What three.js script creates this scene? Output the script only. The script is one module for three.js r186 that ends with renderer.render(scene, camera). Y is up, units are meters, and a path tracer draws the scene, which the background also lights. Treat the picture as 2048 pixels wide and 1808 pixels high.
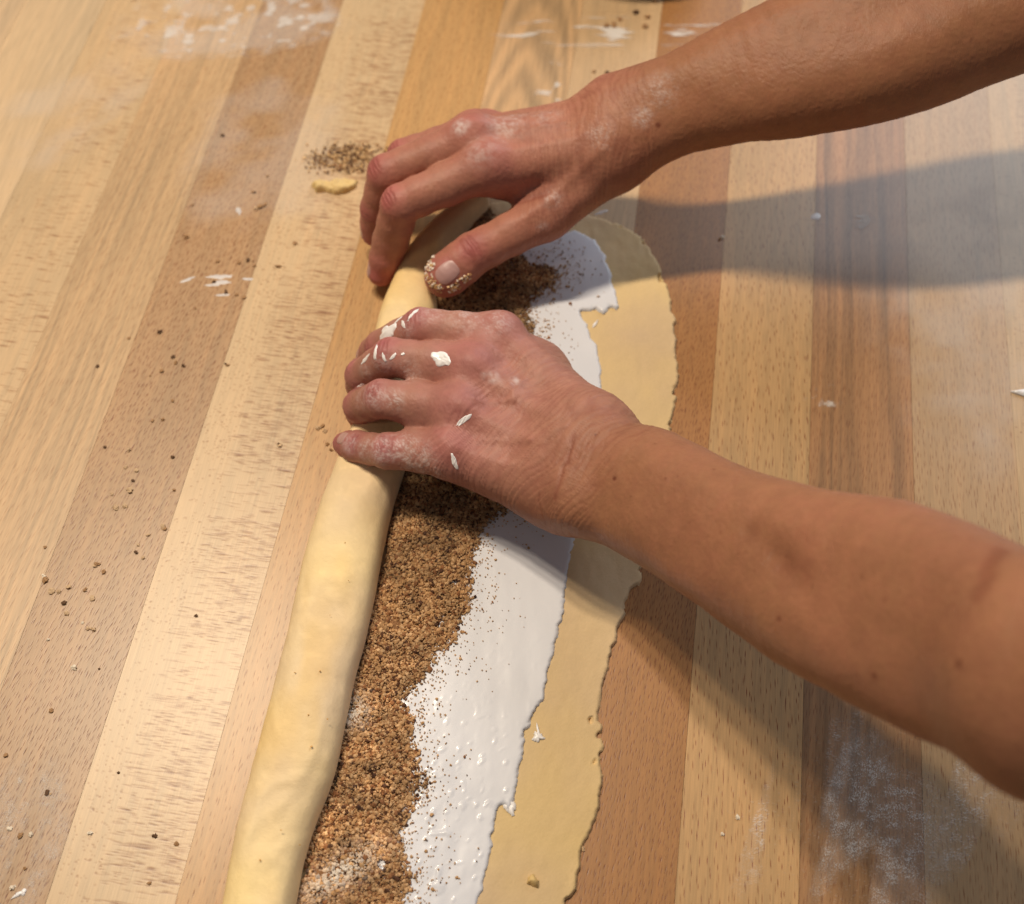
import * as THREE from 'three';
import { RectAreaLightUniformsLib } from 'three/addons/lights/RectAreaLightUniformsLib.js';

// ---------------------------------------------------------------- camera, lamps, exposure
const scene = new THREE.Scene();
scene.background = new THREE.Color().setRGB(0.088, 0.088, 0.1);          // dim light of the room round the table
const PITCH = THREE.MathUtils.degToRad(59.2), DIST = 0.56;
const camera = new THREE.PerspectiveCamera(2 * Math.atan(904 / 2400) * 180 / Math.PI, 1024 / 904, 0.05, 30);
camera.position.set(0, DIST * Math.sin(PITCH), DIST * Math.cos(PITCH));
camera.lookAt(0, 0, 0);
camera.focus = 0.5;
camera.userData.fStop = 7;
const renderer = new THREE.WebGLRenderer({ antialias: true });
renderer.setSize(1024, 904);
renderer.toneMapping = THREE.LinearToneMapping;
renderer.toneMappingExposure = 1.0;
renderer.shadowMap.enabled = true;
RectAreaLightUniformsLib.init();
function spot(name, pos, to, rgb, intensity, radius, cone = 0.34, soft = 0.9) {
  const l = new THREE.SpotLight(new THREE.Color().setRGB(...rgb), intensity, 0, cone, soft, 2);
  l.name = name; l.position.set(...pos); l.target.position.set(...to); l.castShadow = true; l.shadow.radius = radius;
  l.shadow.mapSize.set(2048, 2048); l.shadow.camera.near = 0.3; l.shadow.camera.far = 4;
  scene.add(l, l.target);
}
spot('ceiling_spot', [-0.50, 1.60, -0.42], [-0.10, 0, -0.05], [1, 0.845, 0.65], 3.5, 2.6, 0.47, 0.95);      // a short row of warm ceiling spots
spot('ceiling_spot_001', [-0.29, 1.60, -0.45], [-0.10, 0, -0.05], [1, 0.845, 0.65], 3.5, 2.6, 0.47, 0.95);
spot('ceiling_spot_002', [-0.70, 1.58, -0.38], [-0.10, 0, -0.05], [1, 0.845, 0.65], 2.1, 2.6, 0.47, 0.95);
spot('ceiling_spot_003', [-0.75, 1.45, 0.75], [0.05, 0, 0.05], [1, 0.82, 0.6], 0.35, 4, 0.6, 0.6);
function windowLight(name, pos, to, w, h, rgb, intensity) {
  const l = new THREE.RectAreaLight(new THREE.Color().setRGB(...rgb), intensity, w, h);
  l.name = name; l.position.set(...pos); l.lookAt(...to); scene.add(l);
}
windowLight('window_light', [1.15, 1.35, -1.75], [0.1, 0, -0.1], 1.1, 1.2, [0.86, 0.92, 1], 6.3);
windowLight('window_light_001', [1.9, 0.75, 0.35], [0.1, 0, 0], 1.0, 1.2, [0.86, 0.92, 1], 0.5);

// ---------------------------------------------------------------- helpers
let seed = 7;
const rnd = () => { seed = (seed + 0x6D2B79F5) | 0; let t = Math.imul(seed ^ (seed >>> 15), 1 | seed); t = (t + Math.imul(t ^ (t >>> 7), 61 | t)) ^ t; return ((t ^ (t >>> 14)) >>> 0) / 4294967296; };
const rr = (a, b) => a + (b - a) * rnd();
const hash = (x, y, z) => { let h = Math.imul(x, 374761393) ^ Math.imul(y, 668265263) ^ Math.imul(z, 2147483647 ^ 0x51ed270b); h = Math.imul(h ^ (h >>> 13), 1274126177); return ((h ^ (h >>> 16)) >>> 0) / 4294967296; };
const LAT = new Float32Array(65536); for (let i = 0; i < 65536; i++) LAT[i] = hash(i, i >> 3, 77);
const lat = (a) => LAT[(a ^ (a >>> 15)) & 65535];
function noise(x, y, z = 0) {                                             // value noise, 0 to 1
  const i = Math.floor(x), j = Math.floor(y), k = Math.floor(z); let a = x - i, b = y - j, c = z - k;
  a = a * a * (3 - 2 * a); b = b * b * (3 - 2 * b); c = c * c * (3 - 2 * c);
  const X = Math.imul(i, 374761393), X1 = (X + 374761393) | 0, Y = Math.imul(j, 668265263), Y1 = (Y + 668265263) | 0, Z = Math.imul(k, 1274126177), Z1 = (Z + 1274126177) | 0, y0 = (Y + Z) | 0, y1 = (Y1 + Z) | 0, y2 = (Y + Z1) | 0, y3 = (Y1 + Z1) | 0;
  const p = lat((X + y0) | 0), q = lat((X + y1) | 0), r = lat((X + y2) | 0), s = lat((X + y3) | 0), P = p + (lat((X1 + y0) | 0) - p) * a, Q = q + (lat((X1 + y1) | 0) - q) * a, R = r + (lat((X1 + y2) | 0) - r) * a, S = s + (lat((X1 + y3) | 0) - s) * a;
  const m = P + (Q - P) * b; return m + (R + (S - R) * b - m) * c;
}
const fbm = (x, y, z = 0, n = 4) => { let s = 0, a = 0.5, t = 0; for (let o = 0; o < n; o++) { s += a * noise(x, y, z + o * 17.3); t += a; x *= 2.03; y *= 2.03; z *= 2.03; a *= 0.5; } return s / t; };
const clamp = (x, a = 0, b = 1) => Math.min(b, Math.max(a, x));
const sstep = (a, b, x) => { const t = clamp((x - a) / (b - a)); return t * t * (3 - 2 * t); };
const V = (x, y, z) => new THREE.Vector3(x, y, z);
// a point measured in the photograph (2048 wide), at a height in mm above the table, in world mm
const fw = V(0, -Math.sin(PITCH), -Math.cos(PITCH)), upv = V(0, Math.cos(PITCH), -Math.sin(PITCH));
function at(px, py, h = 0) {
  const d = fw.clone().multiplyScalar(2400).addScaledVector(V(1, 0, 0), px - 1024).addScaledVector(upv, 904 - py);
  const c = camera.position.clone().multiplyScalar(1000);
  return c.addScaledVector(d, (h - c.y) / d.y);
}
const names = {};
function numbered(n) { const k = names[n] = (names[n] ?? -1) + 1; return k ? `${n}_${String(k).padStart(3, '0')}` : n; }
function tag(o, label, category, group, kind) { if (label) o.userData.label = label; if (category) o.userData.category = category; if (group) o.userData.group = group; if (kind) o.userData.kind = kind; return o; }
function put(name, geo, mat, parent = scene) {
  const m = new THREE.Mesh(geo, mat); m.name = parent === scene ? numbered(name) : name; m.castShadow = m.receiveShadow = true; parent.add(m); return m;
}
function geom(pos, idx, col, uv) {
  const g = new THREE.BufferGeometry();
  g.setAttribute('position', new THREE.BufferAttribute(new Float32Array(pos), 3));
  if (col) g.setAttribute('color', new THREE.BufferAttribute(new Float32Array(col), 3));
  if (uv) g.setAttribute('uv', new THREE.BufferAttribute(new Float32Array(uv), 2));
  if (idx) g.setIndex(idx);
  g.computeVertexNormals();
  return g;
}
function dataTex(W, H, f, srgb = false, repeat = true) {
  const d = new Uint8Array(W * H * 4), o = [0, 0, 0, 255];
  for (let y = 0; y < H; y++) for (let x = 0; x < W; x++) { o[3] = 255; f(x, y, o); const k = (y * W + x) * 4; for (let c = 0; c < 4; c++) d[k + c] = clamp(o[c], 0, 255); }
  const t = new THREE.DataTexture(d, W, H); t.magFilter = THREE.LinearFilter; t.minFilter = THREE.LinearMipmapLinearFilter; t.generateMipmaps = true;
  if (repeat) t.wrapS = t.wrapT = THREE.RepeatWrapping;
  if (srgb) t.colorSpace = THREE.SRGBColorSpace;
  t.needsUpdate = true; return t;
}
const mm = (o) => { o.scale.setScalar(0.001); return o; };

// ---------------------------------------------------------------- the beech table top, stave by stave
const AX = THREE.MathUtils.degToRad(8.4), ALONG = V(Math.sin(AX), 0, -Math.cos(AX)), ACROSS = V(Math.cos(AX), 0, Math.sin(AX));
const TW = 320, TH = 2048, TMM = 640;                                     // a texture covers one stave's width and 640 mm of its length
function plankTexture(t, n) {
  const w = t.w, R = new Float32Array(TW * TH * 3), bump = new Float32Array(TW * TH);
  const rowG = new Float32Array(TW), rowB = new Float32Array(TW), s = n * 31.7;
  for (let y = 0; y < TH; y++) for (let x = 0; x < TW; x++) {
    const u = x / TW * w, v = y / TH * TMM;
    if (y % 4 === 0) {
      const warp = (fbm(u * 0.05, v * 0.006, s) - 0.5) * 14; let q = fbm((u + warp) * t.freq, v * 0.008, s + 5, 3) - 0.5;
      if (t.cathedral) q = q * 0.4 + 0.28 * Math.sin((Math.hypot(u - w * 0.45, (v - 250) * 0.11) + warp * 0.5) * 1.5);
      rowG[x] = q; rowB[x] = fbm(u * 0.03, v * 0.008, s + 3, 2) - 0.5;
    }
    const g = rowG[x], big = rowB[x], fine = noise(u * 2.6, v * 0.12, s + 9) - 0.5, grit = hash(x, y, n) - 0.5;
    const k = 1 + g * t.streak + fine * 0.26 + big * 0.26 + grit * 0.05, p = (y * TW + x) * 3;
    const red = 1 + (0.06 * g + 0.05 * big);
    R[p] = t.rgb[0] * 0.93 * k; R[p + 1] = t.rgb[1] * 0.85 * k / red; R[p + 2] = t.rgb[2] * 0.70 * k / red / red;
  }
  const stamp = (u, v, len, wid, ang, dark, along) => {                   // a lens-shaped fleck, in mm
    const sx = TW / w, sy = TH / TMM, ca = Math.cos(ang), sa = Math.sin(ang), ex = (along ? wid : len) + Math.abs(sa) * len + 0.6, ey = (along ? len : wid) + Math.abs(sa) * len + 0.6;
    for (let y = Math.floor((v - ey) * sy); y <= (v + ey) * sy; y++) for (let x = Math.max(0, Math.floor((u - ex) * sx)); x <= Math.min(TW - 1, (u + ex) * sx); x++) {
      const du = x / sx - u, dv = y / sy - v, a = along ? dv * ca + du * sa : du * ca + dv * sa, b = along ? du * ca - dv * sa : dv * ca - du * sa;
      const m = clamp(1.35 - Math.hypot(a / len, b / wid)) * dark; if (m <= 0) continue;
      const p = (((y % TH) + TH) % TH * TW + x); const k = 1 - m;
      R[p * 3] *= 1 - m * 0.7; R[p * 3 + 1] *= 1 - m * 0.97; R[p * 3 + 2] *= Math.max(0.05, 1 - m * 1.12); bump[p] -= m * 0.6;
    }
  };
  { const len = t.poreLen * 2.3, nv = Math.round(TMM / len), nu = Math.round(t.pores * w * len), tl = t.tilt ?? 0.05;
    for (let j = 0; j < nv; j++) for (let i = 0; i < nu; i++) { if (rnd() < 0.12) continue; stamp((i + rr(0, 1)) / nu * w, (j + rr(0, 1) + (i % 2) * 0.5) * len, rr(0.55, 1.1) * t.poreLen, rr(0.13, 0.2), tl + rr(-0.035, 0.035), rr(0.45, 1) * t.poreDark, true); } }
  if (t.flecks) for (let i = 0; i < t.flecks * w * TMM; i++) {
    const u = Math.pow(rnd(), 0.75) * w, v = rr(0, TMM), zone = u / w;
    if (noise(v * 0.06, n) < 0.25 && rnd() < 0.6) continue;
    if (zone < 0.34) stamp(u, v, rr(0.3, 0.75), rr(0.25, 0.5), rr(-0.2, 0.2), rr(0.18, 0.45), false);
    else { const L = rr(0.8, 3.4) * (rnd() < 0.08 ? 2 : 1), d = rr(0.16, 0.5), th = rnd() < 0.03 ? rr(0.5, 0.85) : rr(0.18, 0.32); stamp(u, v, L, th, rr(-0.03, 0.03), d, false); if (th > 0.45) for (let q = -L; q < L; q += 0.7) stamp(u + q, v, 0.14, th, 0, 0.25, false); }
  }
  const enc = (c) => 255 * (c <= 0.0031308 ? c * 12.92 : 1.055 * Math.pow(c, 1 / 2.4) - 0.055);
  return [dataTex(TW, TH, (x, y, o) => { const p = (y * TW + x) * 3; o[0] = enc(R[p]); o[1] = enc(R[p + 1]); o[2] = enc(R[p + 2]); }, true),
    dataTex(TW, TH, (x, y, o) => { o[0] = o[1] = o[2] = 200 + bump[y * TW + x] * 150 + hash(x, y, 3) * 16; })];
}
const PALE = [0.57, 0.43, 0.29], TAN = [0.50, 0.325, 0.19], ORANGE = [0.55, 0.37, 0.22], ROSE = [0.47, 0.29, 0.165], DARK = [0.33, 0.19, 0.10];
const staves = [                                                          // offset of the left edge in mm, look
  [-383, { rgb: [0.58, 0.45, 0.33], freq: 0.5, streak: 0.3, pores: 0.02, poreLen: 1.6, poreDark: 0.3 }],
  [-335.5, { rgb: [0.60, 0.47, 0.34], freq: 0.4, streak: 0.3, pores: 0.02, poreLen: 1.6, poreDark: 0.3 }],
  [-288, { rgb: PALE, freq: 0.3, streak: 0.2, pores: 0.03, poreLen: 0.8, poreDark: 0.3, flecks: 0.10 }],
  [-240.5, { rgb: [0.51, 0.365, 0.235], freq: 0.7, streak: 0.5, pores: 0.11, poreLen: 2.6, poreDark: 0.55, tilt: 0.16 }],
  [-194, { rgb: [0.42, 0.275, 0.165], freq: 0.3, streak: 0.3, pores: 0.24, poreLen: 1.6, poreDark: 1.0, tilt: 0.2 }],
  [-146.7, { rgb: [0.61, 0.465, 0.315], freq: 0.3, streak: 0.14, pores: 0.02, poreLen: 0.5, poreDark: 0.3, flecks: 0.26 }],
  [-97.8, { rgb: [0.50, 0.315, 0.15], freq: 0.5, streak: 0.3, pores: 0.09, poreLen: 1.8, poreDark: 0.75, tilt: 0.04 }],
  [-50.6, { rgb: [0.53, 0.37, 0.235], freq: 0.4, streak: 0.6, cathedral: true, pores: 0.05, poreLen: 1.5, poreDark: 0.4 }],
  [-3.5, { rgb: [0.57, 0.42, 0.28], freq: 0.4, streak: 0.3, pores: 0.04, poreLen: 1.4, poreDark: 0.45 }],
  [43.6, { rgb: [0.37, 0.19, 0.075], freq: 0.4, streak: 0.28, pores: 0.26, poreLen: 1.5, poreDark: 0.85, tilt: 0.13 }],
  [90.6, { rgb: [0.49, 0.325, 0.175], freq: 0.3, streak: 0.25, pores: 0.075, poreLen: 2.0, poreDark: 1.0, tilt: -0.06 }],
  [137.3, { rgb: DARK, freq: 0.42, streak: 1.0, pores: 0.16, poreLen: 2.2, poreDark: 0.6, tilt: 0.08 }],
  [185.2, { rgb: [0.43, 0.30, 0.185], freq: 0.3, streak: 0.3, pores: 0.12, poreLen: 2.2, poreDark: 0.7, tilt: -0.01 }],
  [232.5, { rgb: [0.50, 0.36, 0.22], freq: 0.3, streak: 0.2, pores: 0.03, poreLen: 0.8, poreDark: 0.3, flecks: 0.14 }],
  [280, { rgb: TAN, freq: 0.4, streak: 0.4, pores: 0.08, poreLen: 1.7, poreDark: 0.4 }],
  [327, { rgb: PALE, freq: 0.4, streak: 0.3, pores: 0.06, poreLen: 1.6, poreDark: 0.4 }],
  [374, null],
];
const table = new THREE.Group(); table.name = 'table'; scene.add(table);
tag(table, 'beech work table of glued wooden staves, dusted with flour and crumbs', 'table');
const made = [];
for (let i = 0; i < staves.length - 1; i++) {
  const [x0, look] = staves[i], w = staves[i + 1][0] - x0; look.w = w;
  const [map, bumpMap] = made[i] = i === 14 || i === 15 ? made[i - 13] : plankTexture(look, i);
  const mat = new THREE.MeshPhysicalMaterial({ map, bumpMap, bumpScale: 0.00009, roughness: 0.38, specularIntensity: 1 }); mat.name = 'oiled_beech';
  const g = new THREE.BoxGeometry((w - 0.12) / 1000, 0.04, 1.28), p = g.attributes.position, uv = g.attributes.uv;
  for (let k = 0; k < p.count; k++) uv.setXY(k, p.getX(k) / (w / 1000) + 0.5, (0.25 + 0.08 - p.getZ(k)) / (TMM / 1000) );
  const m = put('stave', g, mat, table);
  m.rotation.y = -AX;
  m.position.copy(ACROSS.clone().multiplyScalar((x0 + w / 2) / 1000)).addScaledVector(ALONG, 0.08); m.position.y = -0.02 - (i % 3) * 0.00004;
}

// ---------------------------------------------------------------- thin sheets (dough, cream): a height field inside an outline
function outline(list, h, closed = true) { return list.map(([x, y]) => { const q = at(x, y, h); return [q.x, q.z]; }); }
function smoothLine(pts, n = 6) {                                         // Catmull-Rom through the outline's points
  const c = new THREE.CatmullRomCurve3(pts.map(([x, z]) => V(x, 0, z)), true, 'catmullrom', 0.5);
  return c.getPoints(pts.length * n).slice(0, -1).map((p) => [p.x, p.z]);
}
function inside(poly, x, z) {                                             // signed distance, positive inside
  let d = 1e9, s = false;
  for (let i = 0, j = poly.length - 1; i < poly.length; j = i++) {
    const [ax, az] = poly[j], [bx, bz] = poly[i], ex = bx - ax, ez = bz - az, t = clamp(((x - ax) * ex + (z - az) * ez) / (ex * ex + ez * ez || 1));
    const qx = x - ax - ex * t, qz = z - az - ez * t; d = Math.min(d, qx * qx + qz * qz);
    if ((az > z) !== (bz > z) && x < (bx - ax) * (z - az) / (bz - az) + ax) s = !s;
  }
  return (s ? 1 : -1) * Math.sqrt(d);
}
function sheet({ poly, cell, T, r, base, rough, bump, color }) {
  let x0 = 1e9, x1 = -1e9, z0 = 1e9, z1 = -1e9; for (const [x, z] of poly) { x0 = Math.min(x0, x); x1 = Math.max(x1, x); z0 = Math.min(z0, z); z1 = Math.max(z1, z); }
  x0 -= 4; z0 -= 4; const nx = Math.ceil((x1 - x0 + 4) / cell) + 1, nz = Math.ceil((z1 - z0 + 4) / cell) + 1, D = new Float32Array(nx * nz);
  const dist = (x, z) => inside(poly, x, z) + rough(x, z);
  for (let j = 0; j < nz; j++) for (let i = 0; i < nx; i++) D[j * nx + i] = dist(x0 + i * cell, z0 + j * cell);
  const id = new Int32Array(nx * nz).fill(-1), pos = [], idx = [], col = [], uv = [];
  const vert = (i, j) => {
    const k = j * nx + i; if (id[k] >= 0) return id[k];
    let x = x0 + i * cell, z = z0 + j * cell, d = D[k];
    if (d < 0) { const e = 0.15, gx = (dist(x + e, z) - dist(x - e, z)) / (2 * e), gz = (dist(x, z + e) - dist(x, z - e)) / (2 * e), q = gx * gx + gz * gz || 1; const s = clamp(-d / q, 0, cell * 1.3); x += gx * s; z += gz * s; d = 0; }
    const prof = d >= r ? 1 : Math.sqrt(Math.max(0, 1 - (1 - d / r) ** 2)), h = base + T * prof + (d > 0 ? bump(x, z, d) * prof : 0);
    pos.push(x, h, z); col.push(...color(x, z, d)); uv.push(x / 1000, z / 1000); return id[k] = pos.length / 3 - 1;
  };
  for (let j = 0; j < nz - 1; j++) for (let i = 0; i < nx - 1; i++) {
    const a = D[j * nx + i], b = D[j * nx + i + 1], c = D[(j + 1) * nx + i], d = D[(j + 1) * nx + i + 1];
    if (Math.max(a, b, c, d) <= 0) continue;
    const A = vert(i, j), B = vert(i + 1, j), C = vert(i, j + 1), E = vert(i + 1, j + 1); idx.push(A, C, B, B, C, E);
  }
  return geom(pos, idx, col, uv);
}

// ---------------------------------------------------------------- the pastry: rolled edge and flat sheet of one dough
const DOUGH = [0.70, 0.50, 0.23];
const doughGrain = dataTex(256, 256, (x, y, o) => { o[0] = o[1] = o[2] = 110 + 70 * fbm(x / 6, y / 6, 2, 3) + 50 * hash(x, y, 5); });
doughGrain.repeat.set(22, 22);
const doughMat = new THREE.MeshPhysicalMaterial({ vertexColors: true, roughness: 0.62, bumpMap: doughGrain, bumpScale: 0.0003, specularIntensity: 0.55, sheen: 0.25, sheenColor: new THREE.Color(0.9, 0.8, 0.6), sheenRoughness: 0.6 });
doughMat.name = 'raw_dough';
const doughColor = (x, z, d = 9) => { const m = fbm(x * 0.03, z * 0.03, 3, 3) - 0.5, f = noise(x * 1.7, z * 1.7, 8) - 0.5, k = 0.92 + m * 0.22 + f * 0.06, e = 1 + 0.16 * Math.exp(-d / 1.2); return [DOUGH[0] * k * e * 0.93, DOUGH[1] * k * e * 0.95, DOUGH[2] * k * e * (1 - m * 0.4)]; };
const pastry = new THREE.Group(); pastry.name = 'pastry_dough'; scene.add(pastry);
tag(pastry, 'pale yellow rolled-out dough with its left edge rolled up, on the table', 'dough');
const sheetRight = [[1100, 418], [1180, 430], [1232, 447], [1275, 470], [1305, 500], [1322, 540], [1338, 590], [1347, 630], [1354, 690], [1355, 740], [1350, 800], [1342, 860], [1330, 960], [1308, 1060], [1286, 1135], [1280, 1160], [1264, 1182], [1252, 1210], [1240, 1250], [1224, 1300], [1212, 1350], [1204, 1395], [1197, 1425], [1192, 1442], [1203, 1455], [1204, 1490], [1202, 1550], [1196, 1610], [1184, 1655], [1170, 1685], [1163, 1730], [1150, 1770], [1132, 1815], [1110, 1880], [1080, 1990]];
const sheetLeft = [[500, 1990], [520, 1808], [600, 1500], [680, 1200], [770, 850], [830, 640], [880, 520], [930, 430], [1010, 400]];
put('dough_sheet', sheet({
  poly: outline(sheetRight.concat(sheetLeft), 1), cell: 0.75, T: 2.1, r: 1.2, base: 0.1,
  rough: (x, z) => (fbm(x * 0.17, z * 0.17, 1, 3) - 0.5) * 4.2 + (noise(x * 0.7, z * 0.7, 4) - 0.5) * 0.7 - 2.2 * sstep(0.8, 0.88, noise(x * 0.28, z * 0.28, 11)),
  bump: (x, z) => (fbm(x * 0.05, z * 0.05, 6, 3) - 0.5) * 1.6 + (noise(x * 0.35, z * 0.2, 8) - 0.5) * 0.25, color: (x, z, d) => doughColor(x, z, d).map((c, i) => c * [1.02, 1.02, 1.12][i]),
}), doughMat, pastry).scale.setScalar(0.001);
const rollRows = [                                                        // photo row, left and right silhouette, height in mm
  [395, 900, 985, 19], [430, 885, 955, 19], [470, 848, 918, 20], [520, 806, 884, 20], [570, 786, 868, 21], [620, 764, 872, 22], [680, 748, 864, 22], [760, 728, 845, 21], [846, 706, 826, 21], [930, 672, 808, 21],
  [1010, 641, 782, 22], [1100, 613, 762, 22], [1180, 594, 746, 22], [1270, 574, 727, 22], [1370, 550, 701, 22], [1470, 523, 682, 22], [1560, 498, 661, 21], [1640, 478, 630, 21], [1720, 463, 603, 21], [1810, 446, 586, 21], [1920, 415, 560, 21], [2040, 380, 530, 21]];
{
  const L = [], Rr = []; for (const [y, a, b, h] of rollRows) { L.push(at(a, y, h * 0.46)); Rr.push(at(b, y, h * 0.42)); }
  const cl = new THREE.CatmullRomCurve3(L, false, 'centripetal'), cr = new THREE.CatmullRomCurve3(Rr, false, 'centripetal'), NT = 330, NS = 72, pos = [], idx = [], col = [], uv = [];
  const hs = (t) => { const f = t * (rollRows.length - 1), i = Math.min(rollRows.length - 2, Math.floor(f)); return rollRows[i][3] + (rollRows[i + 1][3] - rollRows[i][3]) * (f - i); };
  for (let i = 0; i <= NT; i++) {
    const t = i / NT, a = cl.getPoint(t), b = cr.getPoint(t), c = a.clone().add(b).multiplyScalar(0.5), e = b.clone().sub(a), w = e.length() / 2; e.normalize();
    const H = hs(t), end = clamp(Math.min(i / 6, 1)); const es = Math.sqrt(1 - (1 - end) ** 2) * 0.9 + 0.1;
    for (let s = 0; s <= NS; s++) {
      const th = s / NS * Math.PI * 2, cs = Math.cos(th), sn = Math.sin(th);
      const lump = (fbm(c.z * 0.03 + cs * 0.7, c.z * 0.011 + sn, 4, 3) - 0.5) * 3.4 + (fbm(c.z * 0.16, cs * 2.5 + sn * 2.5, 9, 2) - 0.5) * 0.9 - 0.8 * sstep(0.62, 0.8, noise(c.z * 0.035, cs * 1.2 + 9, 5));
      const px = Math.sign(cs) * Math.pow(Math.abs(cs), 0.82) * (w + lump * 0.3) * es, up = sn > 0 ? Math.pow(sn, 0.9) : -Math.pow(-sn, 0.55);
      // the outer turn ends in a lip that lies over the filling on the right
      const wr = th > Math.PI ? th - 2 * Math.PI : th, lip = 1.0 * Math.exp(-(((wr + 0.3) / 0.4) ** 2));
      const q = c.clone().addScaledVector(e, px + lip); q.y = Math.max(0.4, H * 0.46 + (H * (sn > 0 ? 0.54 : 0.46) + lump * (sn > 0 ? 1 : 0)) * up * es);
      pos.push(q.x, q.y, q.z);
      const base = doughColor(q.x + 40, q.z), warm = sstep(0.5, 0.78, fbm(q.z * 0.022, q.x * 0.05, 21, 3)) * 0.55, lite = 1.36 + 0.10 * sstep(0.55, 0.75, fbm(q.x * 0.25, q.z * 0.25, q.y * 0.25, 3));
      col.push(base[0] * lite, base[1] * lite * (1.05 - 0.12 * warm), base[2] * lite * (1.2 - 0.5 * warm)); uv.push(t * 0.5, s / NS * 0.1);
    }
  }
  for (let i = 0; i < NT; i++) for (let s = 0; s < NS; s++) { const A = i * (NS + 1) + s, B = A + 1, C = A + NS + 1, E = C + 1; idx.push(A, B, C, B, E, C); }
  for (const row of [0, NT]) { const k = pos.length / 3, m = at((rollRows[row ? rollRows.length - 1 : 0][1] + rollRows[row ? rollRows.length - 1 : 0][2]) / 2, rollRows[row ? rollRows.length - 1 : 0][0], 9); pos.push(m.x, m.y, m.z); col.push(...DOUGH); uv.push(0, 0); for (let s = 0; s < NS; s++) { const A = row * (NS + 1) + s; row ? idx.push(A + 1, A, k) : idx.push(A, A + 1, k); } }
  const g = geom(pos, idx, col, uv);
  mm(put('dough_roll', g, doughMat, pastry));
}

// ---------------------------------------------------------------- cream
const creamMat = new THREE.MeshPhysicalMaterial({ vertexColors: true, roughness: 0.34, specularIntensity: 0.42, clearcoat: 0.15, clearcoatRoughness: 0.1 }); creamMat.name = 'glossy_cream';
const creamEdge = [[1010, 470], [1065, 488], [1150, 460], [1190, 480], [1212, 515], [1224, 555], [1236, 600], [1235, 622], [1222, 612], [1206, 626], [1192, 616], [1180, 620], [1163, 622], [1170, 645], [1192, 690], [1203, 740], [1206, 800], [1190, 900], [1165, 1000], [1150, 1060], [1138, 1130], [1130, 1190], [1122, 1240], [1105, 1300], [1092, 1360], [1086, 1395], [1065, 1430], [1052, 1460], [1046, 1510], [1030, 1570], [1027, 1600], [1016, 1622], [1006, 1604], [996, 1612], [988, 1660], [978, 1720], [968, 1760], [955, 1808], [940, 1880], [910, 1990]];
const creamLeft = [[640, 1990], [650, 1808], [690, 1640], [730, 1480], [770, 1330], [800, 1180], [840, 1030], [860, 860], [890, 700], [930, 580], [970, 500]];
const creamPoly = outline(creamEdge.concat(creamLeft), 3);
const ripple = (x, z) => { const q = fbm(x * 0.14, z * 0.10, 31, 3) - 0.5, lo = sstep(115, 190, z), p = sstep(0.66, 0.8, fbm(x * 0.42, z * 0.36, 44, 2)); return q * (0.12 + 0.42 * lo) + (fbm(x * 0.16, z * 0.03, 71, 2) - 0.5) * 0.14 + p * (0.03 + 0.34 * lo); };
tag(mm(put('cream_layer', sheet({
  poly: creamPoly, cell: 0.65, T: 1.5, r: 1.3, base: 2.0,
  rough: (x, z) => (fbm(x * 0.25, z * 0.25, 14, 3) - 0.5) * 2.6 + (noise(x * 1.0, z * 1.0, 19) - 0.5) * 0.8,
  bump: ripple, color: (x, z) => [0.66, 0.67, 0.715].map((c) => c * (0.95 + 0.1 * fbm(x * 0.06, z * 0.05, 3, 2))),
}), creamMat)), 'band of glossy white cream spread along the dough beside the ground nuts', 'cream');

// ---------------------------------------------------------------- ground nuts
function grainGeo(s) { const g = new THREE.IcosahedronGeometry(1, 0), p = g.attributes.position; for (let k = 0; k < p.count; k++) { const f = 0.7 + 0.6 * hash(Math.round(p.getX(k) * 50) + s * 91, Math.round(p.getY(k) * 50), Math.round(p.getZ(k) * 50)); p.setXYZ(k, p.getX(k) * f, p.getY(k) * f * 0.8, p.getZ(k) * f); } g.computeVertexNormals(); return g; }
const grainMat = new THREE.MeshStandardMaterial({ color: 0xffffff, roughness: 0.8, flatShading: true }); grainMat.name = 'nut_crumb';
const nutTone = () => { const q = rnd(), j = rr(0.8, 1.2); return (q < 0.42 ? [0.55, 0.34, 0.15] : q < 0.72 ? [0.72, 0.49, 0.25] : q < 0.88 ? [0.33, 0.15, 0.055] : [0.10, 0.038, 0.013]).map((c) => c * j); };
function grains(name, list, label, category) {                            // list: [x, y, z in mm, radius, colour]
  const m = new THREE.InstancedMesh(grainGeo(name.length), grainMat, list.length), d = new THREE.Object3D(); m.name = numbered(name); m.castShadow = m.receiveShadow = true;
  list.forEach(([x, y, z, r, c], i) => { d.position.set(x / 1000, y / 1000, z / 1000); d.rotation.set(rr(0, 6), rr(0, 6), rr(0, 6)); d.scale.set(r * rr(0.7, 1.3), r * rr(0.7, 1.1), r * rr(0.7, 1.3)).multiplyScalar(0.001); d.updateMatrix(); m.setMatrixAt(i, d.matrix); m.setColorAt(i, new THREE.Color().setRGB(...c)); });
  scene.add(m); return tag(m, label, category, null, 'stuff');
}
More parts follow.
